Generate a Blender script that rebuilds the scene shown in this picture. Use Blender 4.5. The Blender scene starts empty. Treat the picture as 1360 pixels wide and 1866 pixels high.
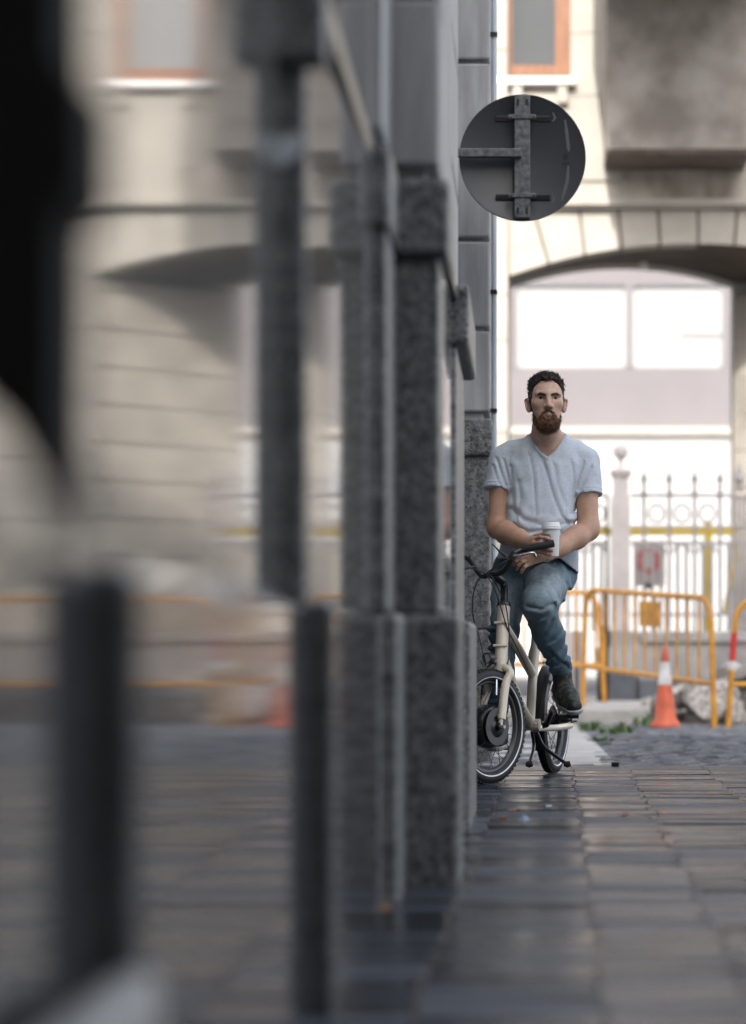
import bpy, bmesh, math, random
import numpy as np
from mathutils import Vector, Matrix

random.seed(7); RNG = np.random.default_rng(7)
SC = bpy.context.scene
COL = SC.collection
R = math.radians

# ------------------------------------------------------------------ camera, sky, sun, exposure
FPX, VPX, VPY, CAMZ = 4817.0, 955.0, 1172.0, 0.586     # focal length and vanishing point of the street, measured on the photograph
cam_d = bpy.data.cameras.new('camera'); cam = bpy.data.objects.new('camera', cam_d); COL.objects.link(cam)
cam.location = (0, 0, CAMZ); cam.rotation_euler = (R(90), 0, 0)
cam_d.sensor_fit = 'VERTICAL'; cam_d.sensor_height = 36; cam_d.lens = 36 * FPX / 1866
cam_d.shift_x = -(VPX - 680) / 1866; cam_d.shift_y = (VPY - 933) / 1866
cam_d.clip_start = 0.05; cam_d.clip_end = 600
cam_d.dof.use_dof = True; cam_d.dof.focus_distance = 11.25; cam_d.dof.aperture_fstop = 1.75
SC.camera = cam
SUN_EL, SUN_AZ = 33.0, 5.0            # behind the camera, a little to the left
world = bpy.data.worlds.new('World'); SC.world = world; world.use_nodes = True
wn = world.node_tree.nodes; bg = wn['Background']
sky = wn.new('ShaderNodeTexSky'); sky.sky_type = 'NISHITA'; sky.sun_disc = False
sky.sun_elevation = R(SUN_EL); sky.sun_rotation = R(180 + SUN_AZ); sky.air_density = 1.0; sky.dust_density = 3.5; sky.ozone_density = 1.0
hs = wn.new('ShaderNodeHueSaturation'); hs.inputs['Saturation'].default_value = 0.46      # hazy, milky sky
world.node_tree.links.new(sky.outputs[0], hs.inputs['Color']); world.node_tree.links.new(hs.outputs[0], bg.inputs[0]); bg.inputs[1].default_value = 0.15
sun_d = bpy.data.lights.new('sun', 'SUN'); sun_d.energy = 2.0; sun_d.angle = R(0.6); sun_d.color = (1.0, 0.955, 0.89)
sun = bpy.data.objects.new('sun', sun_d); COL.objects.link(sun)
_sd = Vector((-math.sin(R(SUN_AZ)) * math.cos(R(SUN_EL)), -math.cos(R(SUN_AZ)) * math.cos(R(SUN_EL)), math.sin(R(SUN_EL))))
sun.rotation_euler = _sd.to_track_quat('Z', 'Y').to_euler()
SC.view_settings.view_transform = 'Standard'; SC.view_settings.look = 'None'; SC.view_settings.gamma = 1.0
SC.view_settings.exposure = 1.78
SC.render.engine = 'CYCLES'
SC.cycles.max_bounces = 8; SC.cycles.use_denoising = True

# ------------------------------------------------------------------ helpers
def W(px, py, d):                      # point of the place seen at photograph pixel (px, py), d metres down the street
    return np.array([(px - VPX) * d / FPX, d, CAMZ + (VPY - py) * d / FPX])
def WX(px, d): return (px - VPX) * d / FPX
def WZ(py, d): return CAMZ + (VPY - py) * d / FPX

def material(name, col, rough=0.6, metal=0.0, var=0.0, scale=8.0, col2=None, bump=0.0, bscale=None, spec=0.5,
             speck=None, attr=None, stretch=(1, 1, 1), detail=6, rvar=0.0, coat=0.0, ramp=(0.35, 0.65), rand=0.0):
    m = bpy.data.materials.new(name); m.use_nodes = True
    nt = m.node_tree; N = nt.nodes; L = nt.links; b = N['Principled BSDF']
    b.inputs['Roughness'].default_value = rough; b.inputs['Metallic'].default_value = metal
    b.inputs['Specular IOR Level'].default_value = spec
    if coat: b.inputs['Coat Weight'].default_value = coat; b.inputs['Coat Roughness'].default_value = 0.08
    tc = N.new('ShaderNodeTexCoord'); mp = N.new('ShaderNodeMapping'); mp.inputs['Scale'].default_value = stretch
    L.new(tc.outputs['Object'], mp.inputs[0])
    src = None
    if attr:
        a = N.new('ShaderNodeAttribute'); a.attribute_name = attr; src = a.outputs['Color']
    if var or col2:
        n = N.new('ShaderNodeTexNoise'); n.inputs['Scale'].default_value = scale; n.inputs['Detail'].default_value = detail
        L.new(mp.outputs[0], n.inputs['Vector'])
        r = N.new('ShaderNodeValToRGB'); r.color_ramp.elements[0].position = ramp[0]; r.color_ramp.elements[1].position = ramp[1]
        c2 = col2 or tuple(c * (1 - var) for c in col)
        r.color_ramp.elements[0].color = (*c2, 1); r.color_ramp.elements[1].color = (*col, 1)
        L.new(n.outputs['Fac'], r.inputs[0])
        if src is not None:
            mx = N.new('ShaderNodeMix'); mx.data_type = 'RGBA'; mx.blend_type = 'MULTIPLY'; mx.inputs[0].default_value = 1.0
            L.new(src, mx.inputs[6]); L.new(r.outputs[0], mx.inputs[7]); src = mx.outputs[2]
        else: src = r.outputs[0]
        if rvar:
            mr = N.new('ShaderNodeMapRange'); mr.inputs[3].default_value = rough - rvar; mr.inputs[4].default_value = rough + rvar
            L.new(n.outputs['Fac'], mr.inputs[0]); L.new(mr.outputs[0], b.inputs['Roughness'])
    if speck:                          # (colour, scale, amount) mineral grains
        for (sc_, ss, sa) in speck:
            v = N.new('ShaderNodeTexNoise'); v.inputs['Scale'].default_value = ss; v.inputs['Detail'].default_value = 3
            L.new(tc.outputs['Object'], v.inputs['Vector'])
            rr = N.new('ShaderNodeValToRGB'); rr.color_ramp.elements[0].position = sa; rr.color_ramp.elements[1].position = sa + 0.06
            L.new(v.outputs['Fac'], rr.inputs[0])
            mx = N.new('ShaderNodeMix'); mx.data_type = 'RGBA'
            L.new(rr.outputs[0], mx.inputs[0])
            if src is not None: L.new(src, mx.inputs[6])
            else: mx.inputs[6].default_value = (*col, 1)
            mx.inputs[7].default_value = (*sc_, 1); src = mx.outputs[2]
    if rand:                           # every copy a little lighter or darker
        oi = N.new('ShaderNodeObjectInfo'); mr = N.new('ShaderNodeMapRange'); mr.inputs[3].default_value = 1 - rand; mr.inputs[4].default_value = 1 + rand
        L.new(oi.outputs['Random'], mr.inputs[0]); hv_ = N.new('ShaderNodeHueSaturation'); L.new(mr.outputs[0], hv_.inputs['Value'])
        L.new(src, hv_.inputs['Color']); src = hv_.outputs[0]
        ad = N.new('ShaderNodeVectorMath'); ad.operation = 'ADD'; cb = N.new('ShaderNodeCombineXYZ'); ml = N.new('ShaderNodeMath'); ml.operation = 'MULTIPLY'; ml.inputs[1].default_value = 37.0
        L.new(oi.outputs['Random'], ml.inputs[0]); L.new(ml.outputs[0], cb.inputs[0]); L.new(tc.outputs['Object'], ad.inputs[0]); L.new(cb.outputs[0], ad.inputs[1]); L.new(ad.outputs[0], mp.inputs[0])
    if rand and rvar:                  # some copies worn smooth, some dull
        rl = b.inputs['Roughness'].links[0].from_socket; m2 = N.new('ShaderNodeMath'); m2.operation = 'MULTIPLY_ADD'; m2.inputs[1].default_value = 0.34; m2.inputs[2].default_value = -0.17
        L.new(oi.outputs['Random'], m2.inputs[0]); m3 = N.new('ShaderNodeMath'); m3.operation = 'ADD'; m3.use_clamp = True; L.new(rl, m3.inputs[0]); L.new(m2.outputs[0], m3.inputs[1])
        m4 = N.new('ShaderNodeMath'); m4.operation = 'MAXIMUM'; m4.inputs[1].default_value = 0.07; L.new(m3.outputs[0], m4.inputs[0]); L.new(m4.outputs[0], b.inputs['Roughness'])
    if src is not None: L.new(src, b.inputs['Base Color'])
    else: b.inputs['Base Color'].default_value = (*col, 1)
    if bump:
        n2 = N.new('ShaderNodeTexNoise'); n2.inputs['Scale'].default_value = bscale or scale * 4; n2.inputs['Detail'].default_value = 5
        L.new(mp.outputs[0], n2.inputs['Vector'])
        bp = N.new('ShaderNodeBump'); bp.inputs['Strength'].default_value = min(1, bump); bp.inputs['Distance'].default_value = 0.01
        L.new(n2.outputs['Fac'], bp.inputs['Height']); L.new(bp.outputs[0], b.inputs['Normal'])
    return m

def link(name, me, mat=None, parent=None, smooth=False):
    o = bpy.data.objects.new(name, me); COL.objects.link(o)
    if mat is not None and not me.materials: me.materials.append(mat)
    if parent is not None: o.parent = parent
    if smooth:
        me.polygons.foreach_set('use_smooth', [True] * len(me.polygons))
    return o
def tag(o, label=None, cat=None, group=None, kind=None):
    if label: o['label'] = label
    if cat: o['category'] = cat
    if group: o['group'] = group
    if kind: o['kind'] = kind
    return o
def empty(name, loc=(0, 0, 0)):
    o = bpy.data.objects.new(name, None); COL.objects.link(o); o.location = loc; o.empty_display_size = 0.1; return o

class MB:
    """collects faces; positions are world coordinates"""
    def __init__(s): s.v = []; s.f = []; s.m = []
    def add(s, vs, fs, mi=0):
        k = len(s.v); s.v += [tuple(map(float, v)) for v in vs]; s.f += [tuple(i + k for i in f) for f in fs]; s.m += [mi] * len(fs); return s
    def box(s, x0, x1, y0, y1, z0, z1, bev=0.0, mi=0):
        if bev > 0:
            bm = bmesh.new(); bmesh.ops.create_cube(bm, size=1)
            for v in bm.verts: v.co = Vector(((x0 + x1) / 2 + v.co.x * (x1 - x0), (y0 + y1) / 2 + v.co.y * (y1 - y0), (z0 + z1) / 2 + v.co.z * (z1 - z0)))
            bmesh.ops.bevel(bm, geom=bm.edges[:], offset=bev, segments=2, profile=0.5, affect='EDGES')
            bm.verts.index_update()
            s.add([v.co for v in bm.verts], [[v.index for v in f.verts] for f in bm.faces], mi); bm.free()
        else:
            V = [(x0, y0, z0), (x1, y0, z0), (x1, y1, z0), (x0, y1, z0), (x0, y0, z1), (x1, y0, z1), (x1, y1, z1), (x0, y1, z1)]
            s.add(V, [(0, 3, 2, 1), (4, 5, 6, 7), (0, 1, 5, 4), (1, 2, 6, 5), (2, 3, 7, 6), (3, 0, 4, 7)], mi)
        return s
    def tube(s, pts, rad, n=10, cap=True, mi=0, flat=None):
        P = [Vector(map(float, p)) for p in pts]; m = len(P)
        rad = [rad] * m if not hasattr(rad, '__len__') else list(rad)
        T = []
        for i in range(m):
            a = P[max(i - 1, 0)]; b = P[min(i + 1, m - 1)]; T.append((b - a).normalized())
        up = Vector((0, 0, 1)) if abs(T[0].z) < 0.9 else Vector((1, 0, 0))
        u = T[0].cross(up).normalized(); rings = []
        for i in range(m):
            u = (u - T[i] * u.dot(T[i])).normalized(); w = T[i].cross(u)
            rings.append([P[i] + (u * math.cos(2 * math.pi * k / n) + w * math.sin(2 * math.pi * k / n)) * rad[i] for k in range(n)])
        V = [v for r in rings for v in r]; F = []
        for i in range(m - 1):
            for k in range(n):
                F.append((i * n + k, i * n + (k + 1) % n, (i + 1) * n + (k + 1) % n, (i + 1) * n + k))
        if cap: F.append(tuple(range(n - 1, -1, -1))); F.append(tuple((m - 1) * n + k for k in range(n)))
        return s.add(V, F, mi)
    def lathe(s, prof, origin, axis, n=24, mi=0):           # prof: (radius, distance along axis)
        o = Vector(map(float, origin)); a = Vector(map(float, axis)).normalized()
        u = a.cross(Vector((0, 0, 1)) if abs(a.z) < 0.9 else Vector((1, 0, 0))).normalized(); w = a.cross(u)
        V = []; F = []; m = len(prof)
        for (r, h) in prof:
            for k in range(n): V.append(o + a * h + (u * math.cos(2 * math.pi * k / n) + w * math.sin(2 * math.pi * k / n)) * max(r, 1e-5))
        for i in range(m - 1):
            for k in range(n): F.append((i * n + k, i * n + (k + 1) % n, (i + 1) * n + (k + 1) % n, (i + 1) * n + k))
        return s.add(V, F, mi)
    def prism(s, poly, y0, y1, mi=0):                        # poly in (x, z), extruded along the street
        n = len(poly); V = [(x, y0, z) for x, z in poly] + [(x, y1, z) for x, z in poly]
        F = [tuple(range(n)), tuple(range(2 * n - 1, n - 1, -1))] + [(i, i + n, (i + 1) % n + n, (i + 1) % n) for i in range(n)]
        return s.add(V, F, mi)
    def build(s, name, mat, parent=None, smooth=False, fix=True):
        me = bpy.data.meshes.new(name); me.from_pydata(s.v, [], s.f)
        for mm in (mat if isinstance(mat, (list, tuple)) else [mat]): me.materials.append(mm)
        me.polygons.foreach_set('material_index', s.m)
        if fix:
            bm = bmesh.new(); bm.from_mesh(me); bmesh.ops.recalc_face_normals(bm, faces=bm.faces); bm.to_mesh(me); bm.free()
        o = link(name, me, None, parent)
        if smooth:
            me.polygons.foreach_set('use_smooth', [True] * len(me.polygons))
            try: me.set_sharp_from_angle(angle=R(40))
            except Exception: pass
        return o
def box(name, mat, parent, *a, **k): return MB().box(*a, **k).build(name, mat, parent)

# ------------------------------------------------------------------ signed distance modelling (numpy) for bodies and cloth
def rc(P, a, b, ra, rb):
    a = np.asarray(a, np.float32); b = np.asarray(b, np.float32); ab = b - a
    t = np.clip(((P - a) @ ab) / max(float(ab @ ab), 1e-12), 0, 1)
    return np.linalg.norm(P - a - t[:, None] * ab, axis=1) - (ra + (rb - ra) * t)
def chain(P, pts, rs, k=0.0):
    d = None
    for i in range(len(pts) - 1):
        e = rc(P, pts[i], pts[i + 1], rs[i], rs[i + 1]); d = e if d is None else (smin(d, e, k) if k else np.minimum(d, e))
    return d
def ell(P, c, r, M=None):
    q = P - np.asarray(c, np.float32)
    if M is not None: q = q @ M
    r = np.asarray(r, np.float32); k0 = np.linalg.norm(q / r, axis=1); k1 = np.linalg.norm(q / (r * r), axis=1)
    return k0 * (k0 - 1) / np.maximum(k1, 1e-6)
def smin(a, b, k):
    h = np.clip(0.5 + 0.5 * (b - a) / k, 0, 1); return b + (a - b) * h - k * h * (1 - h)
def ssub(a, b, k): return -smin(-a, b, k)                   # a minus b
def vnoise(P, f, seed=0):
    q = P * f; i = np.floor(q).astype(np.int64); t = q - i; t = t * t * (3 - 2 * t); o = 0
    for dx in (0, 1):
        for dy in (0, 1):
            for dz in (0, 1):
                h = (i[:, 0] + dx) * 374761393 + (i[:, 1] + dy) * 668265263 + (i[:, 2] + dz) * 2147483647 + seed * 144665
                h = (h ^ (h >> 13)) * 1274126177; h = ((h ^ (h >> 16)) & 0xffff) / 65535.0
                o = o + h * (t[:, 0] if dx else 1 - t[:, 0]) * (t[:, 1] if dy else 1 - t[:, 1]) * (t[:, 2] if dz else 1 - t[:, 2])
    return (o - 0.5).astype(np.float32)
def polyd2(x, z, pts):                                       # signed distance to an (x, z) polyline
    best = np.full(x.shape, 9e9, np.float32); sg = np.ones_like(best)
    for (a, b) in zip(pts[:-1], pts[1:]):
        dx, dz = b[0] - a[0], b[1] - a[1]; t = np.clip(((x - a[0]) * dx + (z - a[1]) * dz) / (dx * dx + dz * dz), 0, 1)
        ex, ez = x - a[0] - t * dx, z - a[1] - t * dz; d = np.sqrt(ex * ex + ez * ez); s = np.where(dx * ez - dz * ex >= 0, 1, -1)
        m = d < best; best = np.where(m, d, best); sg = np.where(m, s, sg)
    return best, sg
def sdf_mesh(f, lo, hi, h):
    """surface nets over a sparse grid -> verts, quads"""
    lo = np.asarray(lo, np.float32); hi = np.asarray(hi, np.float32); C = 4
    n = (np.ceil((hi - lo) / (h * C)).astype(int)) * C + 1
    nc = (n - 1) // C + 1
    ax = [lo[i] + np.arange(nc[i]) * h * C for i in range(3)]
    G = np.stack(np.meshgrid(*ax, indexing='ij'), -1).reshape(-1, 3).astype(np.float32)
    vc = f(G).reshape(nc)
    near = np.abs(vc) < h * C * 2.2
    act = near.copy()
    for a_ in range(3):
        s1 = [slice(None)] * 3; s2 = [slice(None)] * 3; s1[a_] = slice(0, -1); s2[a_] = slice(1, None)
        t = act.copy(); t[tuple(s1)] |= act[tuple(s2)]; t[tuple(s2)] |= act[tuple(s1)]; act = t
    vol = np.repeat(np.repeat(np.repeat(vc, C, 0), C, 1), C, 2)[:n[0], :n[1], :n[2]].astype(np.float32)
    am = np.repeat(np.repeat(np.repeat(act, C, 0), C, 1), C, 2)[:n[0], :n[1], :n[2]]
    ii = np.argwhere(am); out = np.empty(len(ii), np.float32)
    for k in range(0, len(ii), 400000):
        out[k:k + 400000] = f((lo + ii[k:k + 400000] * h).astype(np.float32))
    vol[am] = out
    s = vol < 0
    cn = n - 1
    cnt = np.zeros(cn, np.int16); acc = np.zeros((*cn, 3), np.float32)
    corner = lambda o: tuple(slice(o[i], o[i] + cn[i]) for i in range(3))
    for a_ in range(3):
        b_, c_ = [q for q in range(3) if q != a_]
        for ob in (0, 1):
            for oc in (0, 1):
                o0 = [0, 0, 0]; o0[b_] = ob; o0[c_] = oc; o1 = list(o0); o1[a_] = 1
                v0 = vol[corner(o0)]; v1 = vol[corner(o1)]; m = (v0 < 0) != (v1 < 0)
                den = np.where(m, v0 - v1, 1); t = np.where(m, v0 / den, 0)
                cnt += m
                acc[..., a_] += t * m; acc[..., b_] += ob * m; acc[..., c_] += oc * m
    has = cnt > 0; idx = np.full(cn, -1, np.int64); idx[has] = np.arange(has.sum())
    base = np.argwhere(has); verts = lo + (base + acc[has] / cnt[has][:, None]) * h
    quads = []
    for a_ in range(3):
        b_, c_ = (a_ + 1) % 3, (a_ + 2) % 3
        s0 = [slice(None)] * 3; s1 = [slice(None)] * 3; s0[a_] = slice(0, -1); s1[a_] = slice(1, None)
        ch = s[tuple(s0)] != s[tuple(s1)]
        E = np.argwhere(ch); E = E[(E[:, b_] > 0) & (E[:, c_] > 0) & (E[:, b_] < cn[b_]) & (E[:, c_] < cn[c_])]
        fl = s[E[:, 0], E[:, 1], E[:, 2]]
        def cell(ob, oc):
            q = E.copy(); q[:, b_] -= ob; q[:, c_] -= oc; return idx[q[:, 0], q[:, 1], q[:, 2]]
        Q = np.stack([cell(1, 1), cell(0, 1), cell(0, 0), cell(1, 0)], 1)
        Q[~fl] = Q[~fl][:, ::-1]; quads.append(Q)
    Q = np.concatenate(quads); Q = Q[(Q >= 0).all(1)]
    return verts.astype(np.float32), Q
def sdf_obj(name, f, lo, hi, h, mat, parent=None, color=None, extra=None):
    v, q = sdf_mesh(f, lo, hi, h)
    vs = v.tolist(); fs = q.tolist()
    if extra is not None:
        ev, ef = extra(v, q); k = len(vs); vs += ev; fs += [[i + k for i in t] for t in ef]
    me = bpy.data.meshes.new(name); me.from_pydata(vs, [], fs)
    if color is not None:
        ca = me.color_attributes.new('Col', 'FLOAT_COLOR', 'POINT'); c = color(np.asarray(vs, np.float32))
        ca.data.foreach_set('color', np.concatenate([c, np.ones((len(c), 1))], 1).astype(np.float32).ravel())
    return link(name, me, mat, parent, smooth=True)

# ------------------------------------------------------------------ materials
M = {}
M['granite'] = material('dark_granite', (0.20, 0.203, 0.205), 0.45, col2=(0.066, 0.069, 0.072), scale=30, bump=0.2, bscale=160, rvar=0.08,
                        speck=[((0.02, 0.022, 0.024), 85, 0.55), ((0.36, 0.36, 0.35), 105, 0.61)])
M['granite_polished'] = material('polished_granite', (0.11, 0.11, 0.112), 0.06, var=0.4, scale=30, speck=[((0.03, 0.03, 0.03), 160, 0.56), ((0.26, 0.26, 0.26), 210, 0.66)])
M['granite_pale'] = material('pale_granite', (0.46, 0.45, 0.43), 0.5, var=0.25, scale=30, bump=0.1)
M['paint_grey'] = material('grey_painted_stucco', (0.37, 0.37, 0.375), 0.55, var=0.34, scale=5, bump=0.2, bscale=60, stretch=(3, 3, 0.35))
M['glass'] = material('shop_glass', (0.17, 0.165, 0.155), 0.05, spec=0.6, bump=0.03, bscale=1.6)     # dusty plate glass
M['black_metal'] = material('black_metal', (0.012, 0.012, 0.013), 0.35, var=0.3, scale=20)
M['interior'] = material('dim_interior', (0.03, 0.028, 0.025), 0.9)
M['plaster_wall'] = material('plain_render', (0.45, 0.42, 0.38), 0.9, var=0.2, scale=1.2)
M['slab'] = material('worn_paving', (0.062, 0.071, 0.087), 0.27, col2=(0.015, 0.019, 0.025), var=0.5, scale=3.2, bump=0.9, bscale=9, stretch=(1.0, 3.4, 1.0), rvar=0.16, spec=0.20, rand=0.7)
M['joint'] = material('paving_joint', (0.03, 0.03, 0.032), 0.9)
M['sett'] = material('cobble', (0.15, 0.155, 0.165), 0.5, col2=(0.06, 0.062, 0.07), scale=6, bump=0.4, bscale=50, rand=0.4)
M['earth'] = material('street_ground', (0.14, 0.14, 0.14), 0.85, var=0.5, scale=2.5, bump=0.3, bscale=30)
M['concrete'] = material('pale_concrete', (0.52, 0.495, 0.47), 0.8, var=0.3, scale=4, bump=0.25, bscale=40)
M['cream_stone'] = material('cream_stone', (0.40, 0.368, 0.322), 0.8, var=0.14, scale=3, bump=0.25, bscale=30)
M['stain_stone'] = material('stained_stone', (0.52, 0.47, 0.41), 0.85, col2=(0.20, 0.17, 0.14), scale=2.2, bump=0.3, bscale=20, stretch=(1.2, 1, 0.7))
M['brown_stucco'] = material('brown_stucco', (0.30, 0.27, 0.24), 0.9, col2=(0.17, 0.145, 0.125), scale=2.6, bump=0.6, bscale=16)
M['brown_dark'] = material('dark_brown_stucco', (0.14, 0.11, 0.09), 0.9, var=0.4, scale=4)
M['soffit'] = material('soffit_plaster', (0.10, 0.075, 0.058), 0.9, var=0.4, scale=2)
M['wood'] = material('varnished_wood', (0.24, 0.095, 0.035), 0.4, col2=(0.13, 0.05, 0.02), scale=6, stretch=(8, 8, 0.6))
M['win_glass'] = material('far_window_glass', (0.10, 0.105, 0.11), 0.06, spec=0.6)
M['lilac'] = material('pale_lilac_render', (0.150, 0.138, 0.143), 0.85, var=0.1, scale=1.0)
M['white_wall'] = material('white_render', (0.33, 0.325, 0.32), 0.8, var=0.06, scale=1.0)
M['white_trim'] = material('white_trim', (0.80, 0.78, 0.76), 0.6)
M['fence'] = material('grey_iron_paint', (0.30, 0.28, 0.285), 0.5, var=0.15, scale=9)
M['post_stone'] = material('pale_cast_stone', (0.50, 0.455, 0.44), 0.75, var=0.15, scale=7)
M['plinth_stone'] = material('grey_plinth_stone', (0.36, 0.345, 0.335), 0.8, var=0.35, scale=4, bump=0.3)
M['plinth_dark'] = material('slate_grey_stone', (0.11, 0.12, 0.135), 0.7, var=0.35, scale=6)
M['yellow'] = material('yellow_barrier_paint', (0.70, 0.33, 0.03), 0.45, col2=(0.46, 0.20, 0.03), scale=9, bump=0.1, bscale=60)
M['ochre'] = material('ochre_paint', (0.50, 0.36, 0.06), 0.5, var=0.2, scale=6)
M['orange'] = material('cone_orange', (0.74, 0.15, 0.07), 0.6, col2=(0.50, 0.11, 0.06), scale=11)
M['white_band'] = material('cone_white', (0.74, 0.73, 0.72), 0.5, col2=(0.52, 0.50, 0.48), scale=12)
M['red'] = material('red_paint', (0.55, 0.035, 0.03), 0.5)
M['rock'] = material('broken_concrete', (0.50, 0.465, 0.43), 0.9, col2=(0.15, 0.135, 0.12), scale=5, rand=0.55, bump=0.5, bscale=30)
M['soil'] = material('dark_dug_soil', (0.075, 0.062, 0.05), 0.95, var=0.5, scale=9, bump=0.5, bscale=40)
M['course_stone'] = material('shaded_course_stone', (0.40, 0.36, 0.31), 0.85, var=0.3, scale=2.5, bump=0.3, bscale=25)  # brown tone carries the passage wall's shade in the colour
M['dark_green'] = material('dark_green_metal', (0.018, 0.03, 0.026), 0.5, var=0.3, scale=10)
M['leaf'] = material('weed_leaf', (0.15, 0.23, 0.075), 0.6, var=0.4, scale=20)
M['steel'] = material('galvanised_steel', (0.16, 0.165, 0.17), 0.5, metal=0.5, col2=(0.07, 0.075, 0.08), scale=40, bump=0.1)
M['sign_back'] = material('grey_sign_back', (0.036, 0.039, 0.045), 0.42, var=0.18, scale=6, bump=0.03, bscale=30)
M['sign_scuff'] = material('scuffed_sign_paint', (0.075, 0.08, 0.085), 0.5)
M['pipe'] = material('grey_downpipe', (0.42, 0.46, 0.50), 0.5)
M['paper'] = material('pale_paper', (0.62, 0.68, 0.72), 0.8)
M['litter_orange'] = material('cigarette_filter', (0.36, 0.17, 0.08), 0.8)
M['litter_blue'] = material('crushed_wrapper', (0.22, 0.28, 0.38), 0.5)
M['leaf_dry'] = material('dry_leaf', (0.22, 0.10, 0.04), 0.8)

# ================================================================== GROUND
gx = MB(); gx.add([(-300, -40, -0.03), (300, -40, -0.03), (300, 400, -0.03), (-300, 400, -0.03)], [(0, 1, 2, 3)])
tag(gx.build('ground', M['earth']), kind='structure')
PAVE_END = 12.66
pave = MB().box(-1.2, 7.0, -8, PAVE_END, -0.10, -0.012).build('pavement', M['joint']); tag(pave, kind='structure')
# each paving slab: rows run across the street, the ends keep two rough lines as in the photograph
def slab_mesh(w, l, seed):
    rg = random.Random(seed); b = 0.0028; t = 0.05
    x, y = w / 2 - 0.0012, l / 2 - 0.0016
    j = lambda: rg.uniform(-0.0012, 0.0012)
    top = [(-x + b, -y + b, j()), (x - b, -y + b, j()), (x - b, y - b, j()), (-x + b, y - b, j())]
    rim = [(-x, -y, -b), (x, -y, -b), (x, y, -b), (-x, y, -b)]; bot = [(-x, -y, -t), (x, -y, -t), (x, y, -t), (-x, y, -t)]
    V = top + rim + bot; F = [(0, 1, 2, 3)]
    for k in range(4): n = (k + 1) % 4; F += [(k, k + 4, n + 4, n), (k + 4, k + 8, n + 8, n + 4)]
    me = bpy.data.meshes.new('paving_slab'); me.from_pydata(V, [], F); me.materials.append(M['slab']); return me
ROWL = 0.120; rows = []; y = PAVE_END - 0.002
while y > 3.0: rows.append((y - ROWL, y)); y -= ROWL
rest = MB(); nsl = 0; shift = 0.0
for ri, (y0, y1) in enumerate(rows[::-1]):
    yc = (y0 + y1) / 2
    la = WX(1011 + (1046 - 1011) * (1172 + CAMZ * FPX / yc - 1155) / (1413 - 1155), yc)      # the two joint lines that run away from the camera
    lb = WX(1011 + (1153 - 1011) * (1172 + CAMZ * FPX / yc - 1155) / (1413 - 1155), yc)
    jit = random.uniform(-0.012, 0.012)
    xs = [-0.62, la - 0.30 + jit, la + jit, lb + jit * 1.5, lb + 0.36 + jit, lb + 0.73 + jit, lb + 1.10 + jit, lb + 1.9 + jit, lb + 2.7 + jit, 6.9]
    for k in range(len(xs) - 1):
        w = xs[k + 1] - xs[k]
        if nsl < 298 and yc > 3.95 and xs[k] < WX(1385, yc) and xs[k + 1] > -0.30:
            o = link('paving_slab', slab_mesh(w, ROWL, ri * 31 + k), None, pave)
            o.location = ((xs[k] + xs[k + 1]) / 2, yc, random.uniform(-0.002, 0.0012))
            o.rotation_euler = (random.uniform(-0.014, 0.014), random.uniform(-0.005, 0.005), 0); nsl += 1
        else: rest.box(xs[k] + 0.0015, xs[k + 1] - 0.0015, y0 + 0.0015, y1 - 0.0015, -0.05, random.uniform(-0.002, 0.001))
ROWL = 0.240; y = rows[-1][0]
while y > -7.5:
    for k in range(9): rest.box(-0.6 + k * 0.83, -0.6 + k * 0.83 + 0.824, y - ROWL + 0.003, y - 0.003, -0.05, random.uniform(-0.002, 0.001))
    y -= ROWL
tag(rest.build('far_paving', M['slab'], pave), kind='stuff')

# stone edging at the end of the paving, then the cobbled road
road = MB().box(-9, 14, PAVE_END + 0.001, 19.45, -0.09, -0.045).build('road', M['joint']); tag(road, kind='structure')
SM = []
for s in range(8):
    rg = random.Random(s); bm = bmesh.new(); bmesh.ops.create_cube(bm, size=1)
    for v in bm.verts: v.co = Vector((v.co.x * 0.128 * (0.86 if v.co.z > 0 else 1) + rg.uniform(-.006, .006), v.co.y * 0.098 * (0.84 if v.co.z > 0 else 1) + rg.uniform(-.006, .006), v.co.z * 0.07 + rg.uniform(-.006, .006)))
    bmesh.ops.bevel(bm, geom=[e for e in bm.edges if e.verts[0].co.z > 0 and e.verts[1].co.z > 0], offset=0.014, segments=1, affect='EDGES')
    me = bpy.data.meshes.new('cobble'); bm.to_mesh(me); bm.free(); me.materials.append(M['sett']); SM.append(me)
setts = []
yy = PAVE_END + 0.06; ri = 0
while yy < 19.4:
    xx = -0.45 + (0.065 if ri % 2 else 0)
    while xx < 3.2:
        if not (WX(1046, yy) - 0.1 < xx < 0.43 + (19.4 - yy) * 0.0 and yy > 13.0): setts.append((xx + random.uniform(-.008, .008), yy + random.uniform(-.006, .006)))
        xx += 0.136
    yy += 0.106; ri += 1
vis = [p for p in setts if p[0] > 0.1 and p[0] < WX(1375, p[1])]; big = set(vis[:298])
stf = MB()
for p in setts:
    me = random.choice(SM); z = -0.045 + random.uniform(-.008, .008)
    if p in big:
        o = link('cobble', me, None, road); o.location = (p[0], p[1], z); o.rotation_euler = (random.uniform(-.05, .05), random.uniform(-.05, .05), random.uniform(-.06, .06))
    else: stf.add([(v.co.x + p[0], v.co.y + p[1], v.co.z + z) for v in me.vertices], [tuple(f.vertices) for f in me.polygons])
tag(stf.build('far_cobbles', M['sett'], road), kind='stuff')
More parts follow.
